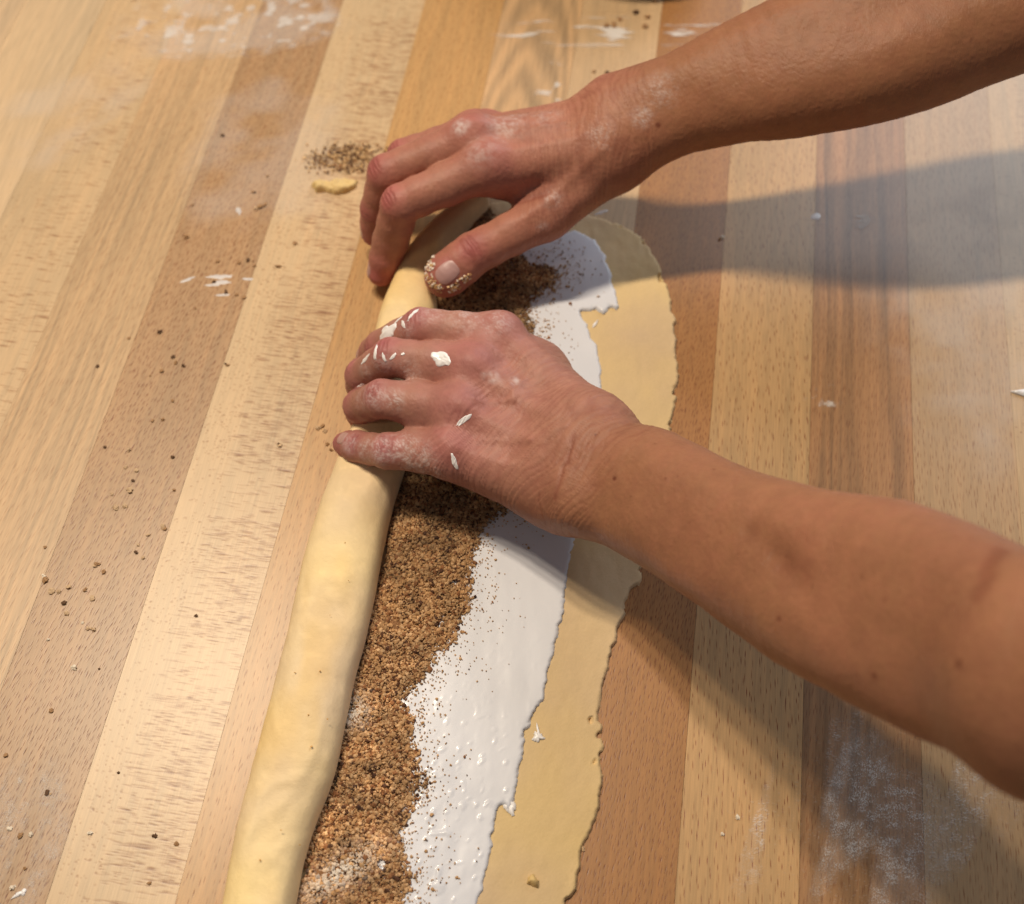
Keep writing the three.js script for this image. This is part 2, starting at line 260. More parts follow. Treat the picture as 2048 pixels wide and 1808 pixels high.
{
  const left = [[935, 415], [884, 520], [868, 570], [866, 620], [862, 680], [843, 760], [824, 846], [806, 930], [780, 1010], [758, 1100], [742, 1180], [722, 1270], [697, 1370], [678, 1470], [656, 1560], [626, 1640], [598, 1720], [580, 1810], [550, 1920], [520, 2040]];
  const right = [[520, 1990], [800, 1990], [830, 1808], [845, 1740], [812, 1690], [832, 1610], [846, 1560], [832, 1500], [835, 1440], [830, 1385], [890, 1330], [925, 1270], [948, 1200], [945, 1130], [965, 1070], [1010, 1010], [1060, 900], [1070, 800], [1066, 700], [1068, 655], [1062, 610], [1118, 560], [1125, 535], [1050, 515], [990, 480], [975, 415]].reverse();
  const CW = [at(705, 1425, 3), at(680, 1748, 3)], poly = outline(left.reverse().concat(right), 3), list = [];
  let x0 = 1e9, x1 = -1e9, z0 = 1e9, z1 = -1e9; for (const [x, z] of poly) { x0 = Math.min(x0, x); x1 = Math.max(x1, x); z0 = Math.min(z0, z); z1 = Math.max(z1, z); }
  z1 = Math.min(z1, 240);
  for (let i = 0; i < 260000 && list.length < 95000; i++) {
    const x = rr(x0 - 4, x1 + 26), z = rr(z0 - 4, z1), d = inside(poly, x, z) + (fbm(x * 0.09, z * 0.09, 51, 3) - 0.5) * 13;
    let keep = d > 0 ? sstep(-1, 5, d) * 0.95 + 0.05 : 0.15 * Math.exp(d / 6);
    const bare = sstep(0.76, 0.84, fbm(x * 0.10, z * 0.10, 77, 3)); if (d > 0) keep *= 1 - 0.85 * bare;
    if (d < -24 || rnd() > keep || (d < -1 && inside(creamPoly, x, z) < 1)) continue;
    const pile = 3.5 + (0.4 + 2.4 * fbm(x * 0.22, z * 0.22, 61, 2)) * sstep(0, 9, d) * (0.6 + 0.4 * rnd());
    const creamy = Math.min(1, Math.exp(-(((x - CW[0].x) ** 2 + (z - CW[0].z) ** 2) / 40)) + Math.exp(-(((x - CW[1].x) / 14 + (z - CW[1].z) / 9) ** 2 * 2 + ((x - CW[1].x) / 9 - (z - CW[1].z) / 14) ** 2 * 0.25))) * (rnd() < 0.75 ? 1 : 0);
    list.push([x, pile + (d > 2 ? 0 : 0.3) + (d < 0 ? ripple(x, z) : 0), z, (d < 0 ? rr(0.2, 0.5) * (rnd() < 0.08 ? 1.9 : 1) : rr(0.25, 0.72) * (rnd() < 0.16 ? 1.9 : 1)), (d < 0 && rnd() < 0.6 ? [0.58, 0.37, 0.17] : nutTone()).map((c, k) => (c * [0.80, 0.735, 0.68][k] * (d < 0 ? 1.05 : (0.42 + 0.9 * fbm(x * 0.14, z * 0.14, 91, 2)) * (0.85 + 0.35 * sstep(20, 170, z))) * (k === 2 ? 1.06 : 1)) * (1 - creamy) + creamy * [0.74, 0.66, 0.56][k])]);
  }
  const bed = sheet({ poly, cell: 0.9, T: 1.2, r: 2, base: 3.1, rough: (x, z) => -4.5 + (fbm(x * 0.09, z * 0.09, 51, 3) - 0.5) * 13 + (noise(x, z, 2) - 0.5) * 2 - 8 * sstep(0.74, 0.82, fbm(x * 0.10, z * 0.10, 77, 3)), bump: (x, z) => (noise(x * 0.8, z * 0.8, 3) - 0.5) * 1.2, color: (x, z) => { const k = 0.7 + 0.6 * noise(x * 0.9, z * 0.9, 4); return [0.26 * k, 0.125 * k, 0.05 * k]; } });
  const nuts = grains('ground_nuts', list, 'thick band of ground brown nuts between the dough roll and the white cream', 'ground nuts');
  const bedMat = new THREE.MeshStandardMaterial({ vertexColors: true, roughness: 0.9 }); bedMat.name = 'fine_nut_meal'; tag(mm(put('nut_meal', bed, bedMat, nuts)), null, null, null, 'stuff');
}

// ---------------------------------------------------------------- the two arms of the person
const smin = (a, b, k) => { const h = Math.max(k - Math.abs(a - b), 0) / k; return Math.min(a, b) - h * h * k * 0.25; };
class Prim { constructor(a, b, ra, rb) { this.a = a; this.d = b.clone().sub(a); this.l = this.d.lengthSq() || 1e-6; this.ra = ra; this.dr = rb - ra; }
  dist(x, y, z) { const a = this.a, d = this.d, px = x - a.x, py = y - a.y, pz = z - a.z; let t = (px * d.x + py * d.y + pz * d.z) / this.l; t = t < 0 ? 0 : t > 1 ? 1 : t; const u = px - d.x * t, v = py - d.y * t, w = pz - d.z * t; return Math.sqrt(u * u + v * v + w * w) - this.ra - this.dr * t; } }
class Chain { constructor(subs, k) { this.subs = subs; this.k = k; } dist(x, y, z) { let d = 1e3; for (const p of this.subs) { const e = p.dist(x, y, z); if (e < d) d = e; } return d; } }
function forearm(arm, rows, share, lift) {                               // two smooth tubes side by side, from the outline's upper and lower edge and a height
  const A = [], B = [], R = [];
  for (const [ax, ay, bx, by, h] of rows) {
    const c = at((ax + bx) / 2, (ay + by) / 2, h), S = 2400 / c.clone().sub(camera.position.clone().multiplyScalar(1000)).dot(fw), L = Math.hypot(bx - ax, by - ay), r = share * L / S, ux = (bx - ax) / L * r * S, uy = (by - ay) / L * r * S;
    A.push(at(ax + ux, ay + uy, h + lift)); B.push(at(bx - ux, by - uy, h - lift)); R.push(r);
  }
  for (const pts of [A, B]) { const cv = new THREE.CatmullRomCurve3(pts, false, 'catmullrom', 0.5), n = pts.length - 1, q = []; for (let i = 0; i < n * 4; i++) { const f = (u) => { const v = u * n, k = Math.min(n - 1, Math.floor(v)); return R[k] + (R[k + 1] - R[k]) * (v - k); }; q.push(new Prim(cv.getPoint(i / n / 4), cv.getPoint((i + 1) / n / 4), f(i / n / 4), f((i + 1) / n / 4))); } arm.palm.push(new Chain(q, 14)); }
  return { a: A.at(-1), b: B.at(-1), r: R.at(-1) };
}
function fingerChain(js, r) {                                             // joints MCP, PIP, DIP, tip; radii at the same
  const q = js, L = (i, t) => q[i].clone().lerp(q[i + 1], t), P = (a, b, ra, rb) => new Prim(a, b, ra, rb);
  const out = [P(q[0], L(0, 0.5), r[0], r[1] * 1.0), P(L(0, 0.5), L(0, 0.8), r[1], r[1] * 0.97), P(L(0, 0.8), q[1], r[1] * 0.97, r[1] * 0.98), P(q[1], L(1, 0.5), r[1] * 0.98, r[2] * 1.0), P(L(1, 0.5), q[2], r[2] * 1.0, r[2] * 1.0), P(q[2], L(2, 0.55), r[2] * 1.0, r[3] * 1.04), P(L(2, 0.55), q[3], r[3] * 1.04, r[3] * 0.86)];
  return out;
}
class Arm {
  constructor() { this.palm = []; this.fingers = []; this.ridges = []; this.grooves = []; this.spots = []; this.flour = []; this.red = []; this.lines = null; this.on = this; }
  near(x, y, z, R) {                                                      // what can matter within R of a point
    const on = { palm: this.palm, fingers: this.fingers, ridges: this.ridges, grooves: this.grooves }; this.on = this; const lim = this.body(x, y, z) + 2 * R + 14;
    on.palm = this.palm.filter((p) => p.dist(x, y, z) < lim).map((p) => p.subs ? new Chain(p.subs.filter((q) => q.dist(x, y, z) < lim), p.k) : p); on.fingers = this.fingers.map((c) => c.filter((p) => p.dist(x, y, z) < lim)).filter((c) => c.length);
    on.ridges = this.ridges.filter((r) => { const c = r.a.clone().addScaledVector(r.d, 0.5); return Math.hypot(c.x - x, c.y - y, c.z - z) < Math.sqrt(r.l) * 0.9 + r.w * 3 + 12 + R; });
    on.grooves = this.grooves.filter((g) => Math.hypot(g.c.x - x, g.c.y - y, g.c.z - z) < Math.sqrt(g.R2) + R); return on;
  }
  seg(a, b, ra, rb, k = 9) { const p = new Prim(a, b, ra, rb); p.k = k; this.palm.push(p); }
  body(x, y, z) {
    let d = 1e3; for (const p of this.on.palm) d = smin(d, p.dist(x, y, z), p.k);
    let f = 1e3; for (const c of this.on.fingers) { let e = 1e3; for (const p of c) e = smin(e, p.dist(x, y, z), 1.6); f = smin(f, e, 1.1); }
    return smin(d, f, 6);
  }
  field(x, y, z) {
    this.crease = this.line = 0; let d = this.body(x, y, z); if (d > 4 || d < -4) return d;
    for (const r of this.on.ridges) {
      const px = x - r.a.x, py = y - r.a.y, pz = z - r.a.z; let t = (px * r.d.x + py * r.d.y + pz * r.d.z) / r.l; if (t < -0.4 || t > 1.4) continue; const tc = clamp(t);
      let u = px - r.d.x * tc, v = py - r.d.y * tc, w = pz - r.d.z * tc; const n = u * r.n.x + v * r.n.y + w * r.n.z; if (Math.abs(n) > r.w * 3 + 8) continue;
      const q = u * u + v * v + w * w - n * n; if (q < r.w * r.w * 6) d -= r.amp * Math.exp(-q / (r.w * r.w)) * Math.exp(-(Math.max(0, Math.abs(n) - 6) ** 2) / 30);
    }
    for (const g of this.on.grooves) {
      const px = x - g.c.x, py = y - g.c.y, pz = z - g.c.z, q = px * px + py * py + pz * pz; if (q > g.R2) continue;
      const side = px * g.n.x + py * g.n.y + pz * g.n.z, across = px * g.b.x + py * g.b.y + pz * g.b.z, s = px * g.t.x + py * g.t.y + pz * g.t.z + (g.bend ?? 0) * across * across + (noise(across * 0.35 + g.ph, g.ph, 3) - 0.5) * g.wob;
      if (side < -2) continue; this.crease = Math.max(this.crease, g.depth * Math.exp(-((s / g.w) ** 2)) * (1 - sstep(g.len * 0.55, g.len, Math.abs(across)))); d += g.depth * Math.exp(-((s / g.w) ** 2)) * sstep(-2, 2, side) * (1 - sstep(g.len * 0.55, g.len, Math.abs(across)));
    }
    if (this.lines) { const m = this.lines, s = (x - m.o.x) * m.t.x + (y - m.o.y) * m.t.y + (z - m.o.z) * m.t.z, c = (x - m.o.x) * m.b.x + (y - m.o.y) * m.b.y + (z - m.o.z) * m.b.z; const k = sstep(m.s0, m.s0 + 14, s) * (1 - sstep(m.s1 - 14, m.s1, s)); if (k > 0) { const wv = (noise(s * 0.06, c * 0.06, 5) - 0.5) * 9; const q = Math.abs(noise((s + wv) * 0.8, c * 0.11, 7) - 0.5) * 2; this.line = k * (1 - q); d += k * m.amp * (0.5 - q); } }
    d += (noise(x * 0.09, y * 0.09, z * 0.09) - 0.5) * 0.8 + (noise(x * 0.75, y * 0.75, z * 0.75) - 0.5) * 0.16;
    return d;
  }
  grad(x, y, z, e = 0.35, f = this.field) { const g = V(f.call(this, x + e, y, z) - f.call(this, x - e, y, z), f.call(this, x, y + e, z) - f.call(this, x, y - e, z), f.call(this, x, y, z + e) - f.call(this, x, y, z - e)); return g.multiplyScalar(1 / (2 * e)); }
  snap(p) { for (let i = 0; i < 6; i++) { const f = this.field(p.x, p.y, p.z), g = this.grad(p.x, p.y, p.z); p.addScaledVector(g, -clamp(f / Math.max(0.3, g.lengthSq()), -2.5, 2.5)); } return p; }
  hit(px, py) {                                                           // the skin point that the photograph shows there
    const a = at(px, py, 260), b = at(px, py, 0), dir = b.clone().sub(a).normalize(); let t = 0; const L = a.distanceTo(b);
    while (t < L) { const p = a.clone().addScaledVector(dir, t), f = this.field(p.x, p.y, p.z); if (f < 0.05) return this.snap(p); t += Math.max(0.15, f * 0.7); }
    return this.snap(b);
  }
}
function meshArm(arm, cell, lo, hi, color, axis) {
  const B = 16, n = V(Math.ceil((hi.x - lo.x) / cell / B), Math.ceil((hi.y - lo.y) / cell / B), Math.ceil((hi.z - lo.z) / cell / B)), N = B + 1;
  const pos = [], idx = [], cells = new Map(), F = new Float32Array(N * N * N), SX = n.x * B + 4, SY = n.y * B + 4;
  const vert = (i, j, k) => { const key = (k * SY + j) * SX + i; let v = cells.get(key); if (v === undefined) { v = pos.length / 3; cells.set(key, v); owner.push(sets.length - 1); pos.push(lo.x + (i + 0.5) * cell, lo.y + (j + 0.5) * cell, lo.z + (k + 0.5) * cell); } return v; };
  const half = B * cell / 2, diag = half * 1.7321 * 1.06 + 2, owner = [], sets = [];
  for (let bz = 0; bz < n.z; bz++) for (let by = 0; by < n.y; by++) for (let bx = 0; bx < n.x; bx++) {
    const ox = lo.x + bx * B * cell, oy = lo.y + by * B * cell, oz = lo.z + bz * B * cell;
    arm.on = arm; if (Math.abs(arm.body(ox + half, oy + half, oz + half)) > diag) continue;
    arm.on = arm.near(ox + half, oy + half, oz + half, half * 1.7321 + 2 * cell); sets.push(arm.on);
    let q = 0; for (let k = 0; k < N; k++) for (let j = 0; j < N; j++) for (let i = 0; i < N; i++) F[q++] = arm.field(ox + i * cell, oy + j * cell, oz + k * cell);
    const gi = bx * B, gj = by * B, gk = bz * B, quad = (a, b, c, d, flip) => flip ? idx.push(a, c, b, a, d, c) : idx.push(a, b, c, a, c, d);
    for (let k = 0; k < B; k++) for (let j = 0; j < B; j++) for (let i = 0; i < B; i++) {
      const p = (k * N + j) * N + i, s = F[p] < 0, I = gi + i, J = gj + j, K = gk + k;
      if (!I || !J || !K) continue;
      if (s !== F[p + 1] < 0) quad(vert(I, J - 1, K - 1), vert(I, J, K - 1), vert(I, J, K), vert(I, J - 1, K), !s);
      if (s !== F[p + N] < 0) quad(vert(I - 1, J, K - 1), vert(I - 1, J, K), vert(I, J, K), vert(I, J, K - 1), !s);
      if (s !== F[p + N * N] < 0) quad(vert(I - 1, J - 1, K), vert(I, J - 1, K), vert(I, J, K), vert(I - 1, J, K), !s);
    }
  }
  const m = pos.length / 3, nor = new Float32Array(m * 3), col = new Float32Array(m * 3), uv = new Float32Array(m * 2), p = V();
  for (let v = 0; v < m; v++) {
    p.set(pos[v * 3], pos[v * 3 + 1], pos[v * 3 + 2]); arm.on = sets[owner[v]];
    for (let it = 0; it < 2; it++) { const f = arm.field(p.x, p.y, p.z), g = arm.grad(p.x, p.y, p.z); p.addScaledVector(g, -clamp(f / Math.max(0.3, g.lengthSq()), -cell, cell)); }
    const g = arm.grad(p.x, p.y, p.z, 0.3).normalize();
    pos[v * 3] = p.x; pos[v * 3 + 1] = p.y; pos[v * 3 + 2] = p.z; g.toArray(nor, v * 3);
    color(p, g).forEach((c, i) => { col[v * 3 + i] = c; });
    uv[v * 2] = p.dot(axis.u) / 1000; uv[v * 2 + 1] = p.dot(axis.v) / 1000;
  }
  arm.on = arm;
  const geo = new THREE.BufferGeometry();
  geo.setAttribute('position', new THREE.BufferAttribute(new Float32Array(pos), 3)); geo.setAttribute('normal', new THREE.BufferAttribute(nor, 3));
  geo.setAttribute('color', new THREE.BufferAttribute(col, 3)); geo.setAttribute('uv', new THREE.BufferAttribute(uv, 2)); geo.setIndex(idx);
  return geo;
}
const skinBump = dataTex(512, 512, (x, y, o) => {                         // 20 mm of skin: fine criss-cross lines and pores, tiling
  const f = (a, b, w) => Math.abs(((a * x + b * y) / 512 + (w * Math.sin(x / 512 * 12.566 + 2 * Math.sin(y / 512 * 6.283))) + 64) % 1 - 0.5) * 2;
  const l = Math.min(Math.pow(f(14, 5, 0.5), 0.6), Math.pow(f(-6, 13, 0.6), 0.6), Math.pow(f(17, -9, 0.4), 0.5)); o[0] = o[1] = o[2] = 90 + 110 * l + 40 * (hash(x, y, 8) - 0.5);
});
skinBump.repeat.set(50, 50);
const skinMat = new THREE.MeshPhysicalMaterial({ vertexColors: true, roughness: 0.48, specularIntensity: 0.5, bumpMap: skinBump, bumpScale: 0.00012, sheen: 0.15, sheenColor: new THREE.Color(0.9, 0.55, 0.42), sheenRoughness: 0.5 }); skinMat.name = 'skin';
const nailMat = new THREE.MeshPhysicalMaterial({ color: new THREE.Color().setRGB(0.46, 0.27, 0.25), roughness: 0.42, clearcoat: 0.15, clearcoatRoughness: 0.35 }); nailMat.name = 'fingernail';
const person = new THREE.Group(); person.name = 'person'; scene.add(person);
tag(person, 'person with bare forearms, of whom two hands rolling up the dough are seen', 'person');

function finger(arm, list, r, opts = {}) {
  const js = list.map((q) => at(...q)), c = fingerChain(js, r);
  c.mid = js[0].clone().lerp(js[3], 0.5); c.reach = 1.75 * (js[0].distanceTo(js[1]) + js[1].distanceTo(js[2]) + js[2].distanceTo(js[3])) * 0.6 + 28; c.js = js; c.r = r; arm.fingers.push(c);
  const dirs = [0, 1, 2].map((i) => js[i + 1].clone().sub(js[i]).normalize());
  for (const [j, offs, dep] of [[1, opts.pip ?? [-3.2, -1.2, 0.6, 2.6], opts.pipDepth ?? 0.95], [2, opts.dip ?? [-1, 0.8], opts.dipDepth ?? 0.8]]) {
    const n = opts.dorsal ? opts.dorsal.clone() : dirs[j - 1].clone().sub(dirs[j]).normalize(), t = dirs[j - 1].clone().add(dirs[j]).normalize(), b = n.clone().cross(t).normalize(), top = js[j].clone().addScaledVector(n, r[j]);
    for (const o of offs) arm.grooves.push({ c: top.clone().addScaledVector(t, o), n, t, b, depth: dep * rr(0.7, 1.3), w: rr(0.5, 0.75), len: r[j] * rr(0.65, 1), wob: 1.2, ph: rnd() * 9, bend: rr(-0.02, 0.02), R2: (r[j] * 1.7) ** 2 });
    arm.red.push([js[j].clone().addScaledVector(n, r[j]), j === 1 ? 9 : 7, 0.7]);
  }
  arm.red.push([js[3], 12, 1]);
  return c;
}
const lerpP = (c, i, t) => c.js[i].clone().lerp(c.js[i + 1], t);
function tangent(arm, p, along) { const n = arm.grad(p.x, p.y, p.z, 1.2, arm.body).normalize(), t = along.clone().addScaledVector(n, -along.dot(n)).normalize(); return { n, t, b: n.clone().cross(t) }; }
// a patch that hugs the skin: nails and dabs of cream. shape(a) -> radius factor; rise(r, a) -> height in mm
function patch(arm, centre, along, la, lb, rise, shape = () => 1, rings = 9, spokes = 30) {
  const { n, t, b } = tangent(arm, centre, along), pos = [], idx = [];
  const add = (r, a) => { const s = shape(a), p = centre.clone().addScaledVector(t, Math.cos(a) * r * la * s).addScaledVector(b, Math.sin(a) * r * lb * s); const q = arm.snap(p.clone()), g = tangent(arm, q, along).n; q.addScaledVector(g, rise(r, a)); pos.push(q.x, q.y, q.z); };
  add(0, 0); for (let i = 1; i <= rings; i++) for (let s = 0; s < spokes; s++) add(i / rings, s / spokes * Math.PI * 2);
  for (let s = 0; s < spokes; s++) { const u = (s + 1) % spokes; idx.push(0, 1 + s, 1 + u); for (let i = 0; i < rings - 1; i++) { const A = 1 + i * spokes + s, Bb = 1 + i * spokes + u, C = A + spokes, D = Bb + spokes; idx.push(A, C, Bb, Bb, C, D); } }
  return geom(pos, idx);
}
const superE = (e) => (a) => Math.pow(Math.pow(Math.abs(Math.cos(a)), e) + Math.pow(Math.abs(Math.sin(a)), e), -1 / e);
function nail(armMesh, arm, centre, along, la, lb, label) {
  const m = put('fingernail', patch(arm, centre, along, la, lb, (r) => r > 0.99 ? -0.3 : 0.35 - 0.25 * r * r, superE(3.2)), nailMat, armMesh); if (label) tag(m, label); return m;
}
function skinColor(arm, base, hand, wristP, toHand, redAmt) {
  return (p, n) => {
    const s = sstep(-30, 40, (p.x - wristP.x) * toHand.x + (p.y - wristP.y) * toHand.y + (p.z - wristP.z) * toHand.z);
    let c = [0, 1, 2].map((i) => base[i] + (hand[i] - base[i]) * s);
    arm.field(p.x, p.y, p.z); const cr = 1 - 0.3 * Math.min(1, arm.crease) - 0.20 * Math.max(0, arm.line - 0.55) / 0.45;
    let red = 0; for (const [q, r, k] of arm.red) { const d = p.distanceToSquared(q) / (r * r); if (d < 4) red = Math.max(red, k * Math.exp(-d)); }
    red = clamp(red * redAmt + 0.35 * (fbm(p.x * 0.045, p.y * 0.045, p.z * 0.045, 3) - 0.5) + 0.2 * (noise(p.x * 0.4, p.y * 0.4, p.z * 0.4) - 0.5), -0.4, 1);
    const tone = 1 + 0.34 * (fbm(p.x * 0.03 + 7, p.y * 0.03, p.z * 0.03, 3) - 0.5) + 0.12 * (noise(p.x * 0.9, p.y * 0.9, p.z * 0.9) - 0.5) + 0.14 * (noise(p.x * 0.25, p.y * 0.25, p.z * 0.25) - 0.5);
    c = [c[0] * tone * (1 - 0.02 * red) * (0.3 + 0.7 * cr), c[1] * tone * (1 - 0.3 * red) * cr, c[2] * tone * (1 - 0.05 * red) * cr];
    for (const [q, r, k] of arm.spots) { const d = p.distanceTo(q); if (d < r * 2) { const m = k * (1 - sstep(r * 0.5, r * 1.3, d)); c = [c[0] * (1 - 0.5 * m), c[1] * (1 - 0.65 * m), c[2] * (1 - 0.65 * m)]; } }
    let fl = 0; for (const [q, r, k, grain] of arm.flour) { const d = p.distanceTo(q) / r; if (d < 1.6) { const g = hash(Math.round(p.x * 2.2), Math.round(p.y * 2.2), Math.round(p.z * 2.2)); const cl = fbm(p.x * 0.5, p.y * 0.5, p.z * 0.5, 3); fl = Math.max(fl, k * (1 - sstep(0.2, 1.5, d)) * (grain * (0.25 * sstep(0.3, 0.7, cl) + 0.75 * sstep(0.55, 0.95, g * 0.65 + cl * 0.55)) + (1 - grain) * sstep(0.2, 0.75, cl))); } }
    return [c[0] + (0.74 - c[0]) * fl, c[1] + (0.68 - c[1]) * fl, c[2] + (0.66 - c[2]) * fl];
  };
}
function palmOf(arm, wr, wu, chains, opts) {
  const m = chains.length;
  chains.forEach((c, i) => { const w = wr.clone().lerp(wu, m > 1 ? i / (m - 1) : 0); arm.seg(w, c.js[0].clone().add(V(0, -1.5, 0)), 12.5, opts.mcp[i], 8); });
  for (let i = 0; i < m - 1; i++) {
    const a = lerpP(chains[i], 0, opts.web[i]), b = lerpP(chains[i + 1], 0, opts.web[i]); a.y -= 3; b.y -= 3; arm.seg(a, b, 5.6, 5.6, 6);
    arm.seg(chains[i].js[0].clone().add(V(0, -1, 0)), chains[i + 1].js[0].clone().add(V(0, -1, 0)), opts.fill, opts.fill, 7);
  }
}
const tendons = (arm, wr, wu, chains, n, amp, hollow) => chains.forEach((c, i) => {
  const w = wr.clone().lerp(wu, i / (chains.length - 1)), k = c.js[0]; const a = w.clone().lerp(k, 0.25), up = n.clone().multiplyScalar(11);
  arm.ridges.push({ a: a.add(up), d: k.clone().add(up).sub(a), n, w: 2.6, amp: amp }); const r = arm.ridges.at(-1); r.l = r.d.lengthSq();
  if (i < chains.length - 1) { const k2 = k.clone().lerp(chains[i + 1].js[0], 0.5), b = wr.clone().lerp(wu, (i + 0.5) / (chains.length - 1)).lerp(k2, 0.5).add(up); const d = k2.clone().add(up).sub(b); arm.ridges.push({ a: b, d, l: d.lengthSq(), n, w: 4.5, amp: -hollow }); }
});
function ridge(arm, pts, w, amp) { for (let i = 0; i < pts.length - 1; i++) { const a = arm.hit(...pts[i]), b = arm.hit(...pts[i + 1]), n = arm.grad(a.x, a.y, a.z, 2, arm.body).normalize(), d = b.clone().sub(a); arm.ridges.push({ a, d, l: d.lengthSq(), n, w, amp }); } }
function crease(arm, p0, p1, depth, w, bend = 0) { const a = arm.hit(...p0), b = arm.hit(...p1), c = arm.snap(a.clone().lerp(b, 0.5)), n = arm.grad(c.x, c.y, c.z, 2, arm.body).normalize(), bb = b.clone().sub(a).normalize(), t = bb.clone().cross(n).normalize(), len = a.distanceTo(b) / 2; arm.grooves.push({ c, n: n, t, b: bb, depth, w, len: len * 1.3, wob: 2, ph: rnd() * 9, bend, R2: (len * 1.5 + 4) ** 2 }); }

// ---- left arm: comes in from the lower right, back of the hand up, four fingers over the roll
const left = new Arm();
{
  const wrist = at(1172, 930, 46), wr = at(1200, 880, 45), wu = at(1128, 982, 42);
  const idx = finger(left, [[1000, 672, 46], [842, 654, 46], [764, 694, 26], [738, 714, 10]], [9.4, 8.9, 8.2, 7.2]);
  const mid = finger(left, [[944, 738, 47], [782, 714, 44], [726, 750, 24], [722, 782, 9]], [9.4, 8.9, 8.2, 7.2]);
  const rin = finger(left, [[918, 822, 45], [766, 797, 41], [724, 812, 22], [724, 838, 8]], [9.4, 8.9, 8.1, 7.0]);
  const pin = finger(left, [[900, 903, 40], [776, 902, 33], [714, 894, 22], [688, 887, 15]], [9.2, 8.2, 7.2, 6.0], { dorsal: V(-0.1, 0.95, 0.28).normalize() });
  const ch = [idx, mid, rin, pin];
  palmOf(left, wr, wu, ch, { mcp: [9.2, 10, 9.9, 9.4], fill: 9.5, web: [0.5, 0.55, 0.5] });
  // heel of the hand, thumb tucked under the palm
  left.seg(wu.clone().add(V(0, -4, 0)), at(940, 925, 28), 14, 10, 9);
  left.seg(at(1186, 872, 38), at(1078, 738, 32), 12.5, 11, 12);
  left.seg(at(1078, 738, 32), at(1000, 694, 26), 11, 9.5, 9); left.seg(at(1000, 690, 26), at(985, 700, 20), 9.5, 9.5, 6); left.seg(at(985, 700, 20), at(930, 690, 12), 9.5, 8.5, 4);
  for (const [c, r] of [[idx, 3], [mid, 5], [rin, 4.5], [pin, 4.5]]) { const k = c.js[0].clone().add(V(1, 4.4, 0)); left.seg(k, k, r, r, 7); }
  // wrist and forearm: radius side and ulna side, widening into the muscles towards the elbow
  const end = forearm(left, [[1215, 793, 1092, 1036, 45], [1284, 851, 1165, 1066, 53], [1345, 864, 1241, 1107, 62], [1466, 924, 1340, 1170, 78], [1573, 962, 1457, 1252, 92], [1698, 987, 1573, 1335, 108], [1822, 1003, 1700, 1405, 124], [1947, 1049, 1830, 1469, 142], [2046, 1093, 1960, 1523, 158], [2150, 1140, 2090, 1585, 172]], 0.34, 5);
  const el = end.a.clone().lerp(end.b, 0.5); left.seg(el, el.clone().add(V(100, 90, 45)), 32, 48, 10);
  const us = at(1160, 1000, 52); left.seg(us, us, 11, 11, 10);            // head of the ulna
  const n = V(-0.12, 0.97, 0.2).normalize();
  tendons(left, wr, wu, ch, n, 0.3, 0.3);
  const toHand = mid.js[0].clone().sub(wrist).normalize(), across = toHand.clone().cross(V(0, 1, 0)).normalize();
  left.lines = { o: wrist, t: toHand, b: across, s0: -30, s1: 66, amp: 0.24 };
  for (const c of ch) left.red.push([c.js[0].clone().addScaledVector(n, 10), 14, 0.4]);
  left.setup = () => {
    crease(left, [1150, 880], [1110, 1035], 0.9, 1.0, -0.006); crease(left, [1140, 900], [1112, 985], 0.6, 0.7); crease(left, [1080, 985], [1088, 1038], 0.6, 0.6, 0.004);
    crease(left, [1220, 838], [1180, 900], 0.3, 0.5); crease(left, [1240, 845], [1205, 900], 0.3, 0.5); crease(left, [1200, 850], [1165, 905], 0.25, 0.5);
    crease(left, [2010, 1095], [1960, 1200], 1.3, 3, 0);
    ridge(left, [[950, 800], [1020, 800], [1050, 760]], 1.5, 0.35); ridge(left, [[1020, 770], [1030, 800]], 1.2, 0.4); ridge(left, [[960, 880], [1060, 880], [1130, 850]], 1.8, 0.3);
    ridge(left, [[1500, 1062], [1560, 1120], [1600, 1160]], 5, -0.8); ridge(left, [[1600, 1160], [1690, 1280]], 7, -0.5);
    for (const [x, y, r, k] of [[1229, 957, 1.0, 1], [1192, 870, 0.6, 0.9], [1331, 957, 0.6, 0.6], [1558, 1237, 1.1, 0.7], [1749, 1352, 1.3, 0.7], [1917, 1327, 1.5, 0.8], [1428, 938, 0.6, 0.6], [1310, 887, 0.6, 0.5]]) left.spots.push([left.hit(x, y), r, k]);
    for (let i = 0; i < 46; i++) left.spots.push([(() => { const x = rr(1180, 2000), y = 930 + (x - 1170) * 0.42 + rr(-70, 90); return left.hit(x, y); })(), rr(0.3, 0.8), rr(0.12, 0.5)]);
    for (const [x, y, r, k] of [[1560, 1110, 9, 0.22], [1590, 1150, 8, 0.25], [1500, 1065, 5, 0.2]]) left.spots.push([left.hit(x, y), r, k]);
    for (const [x, y, r, k, g] of [[806, 905, 9, 0.55, 0.85], [840, 925, 9, 0.5, 0.9], [860, 945, 7, 0.4, 0.9], [760, 900, 8, 0.5, 0.85], [732, 900, 6, 0.5, 0.8], [700, 888, 5, 0.45, 0.7], [748, 792, 6, 0.4, 0.9], [785, 800, 5, 0.55, 0.9], [722, 796, 6, 0.3, 0.8], [760, 730, 6, 0.45, 0.8], [815, 745, 6, 0.4, 0.9], [870, 625, 8, 0.3, 0.9], [930, 632, 8, 0.35, 0.9], [990, 640, 8, 0.3, 0.95], [810, 660, 5, 0.35, 0.8], [985, 755, 3, 0.5, 0.4], [1030, 762, 2.5, 0.6, 0.3], [970, 752, 2, 0.5, 0.4], [1000, 765, 2, 0.4, 0.4], [730, 742, 5, 0.3, 0.7]]) left.flour.push([left.hit(x, y), r, k, g]);
  };
  left.setup();
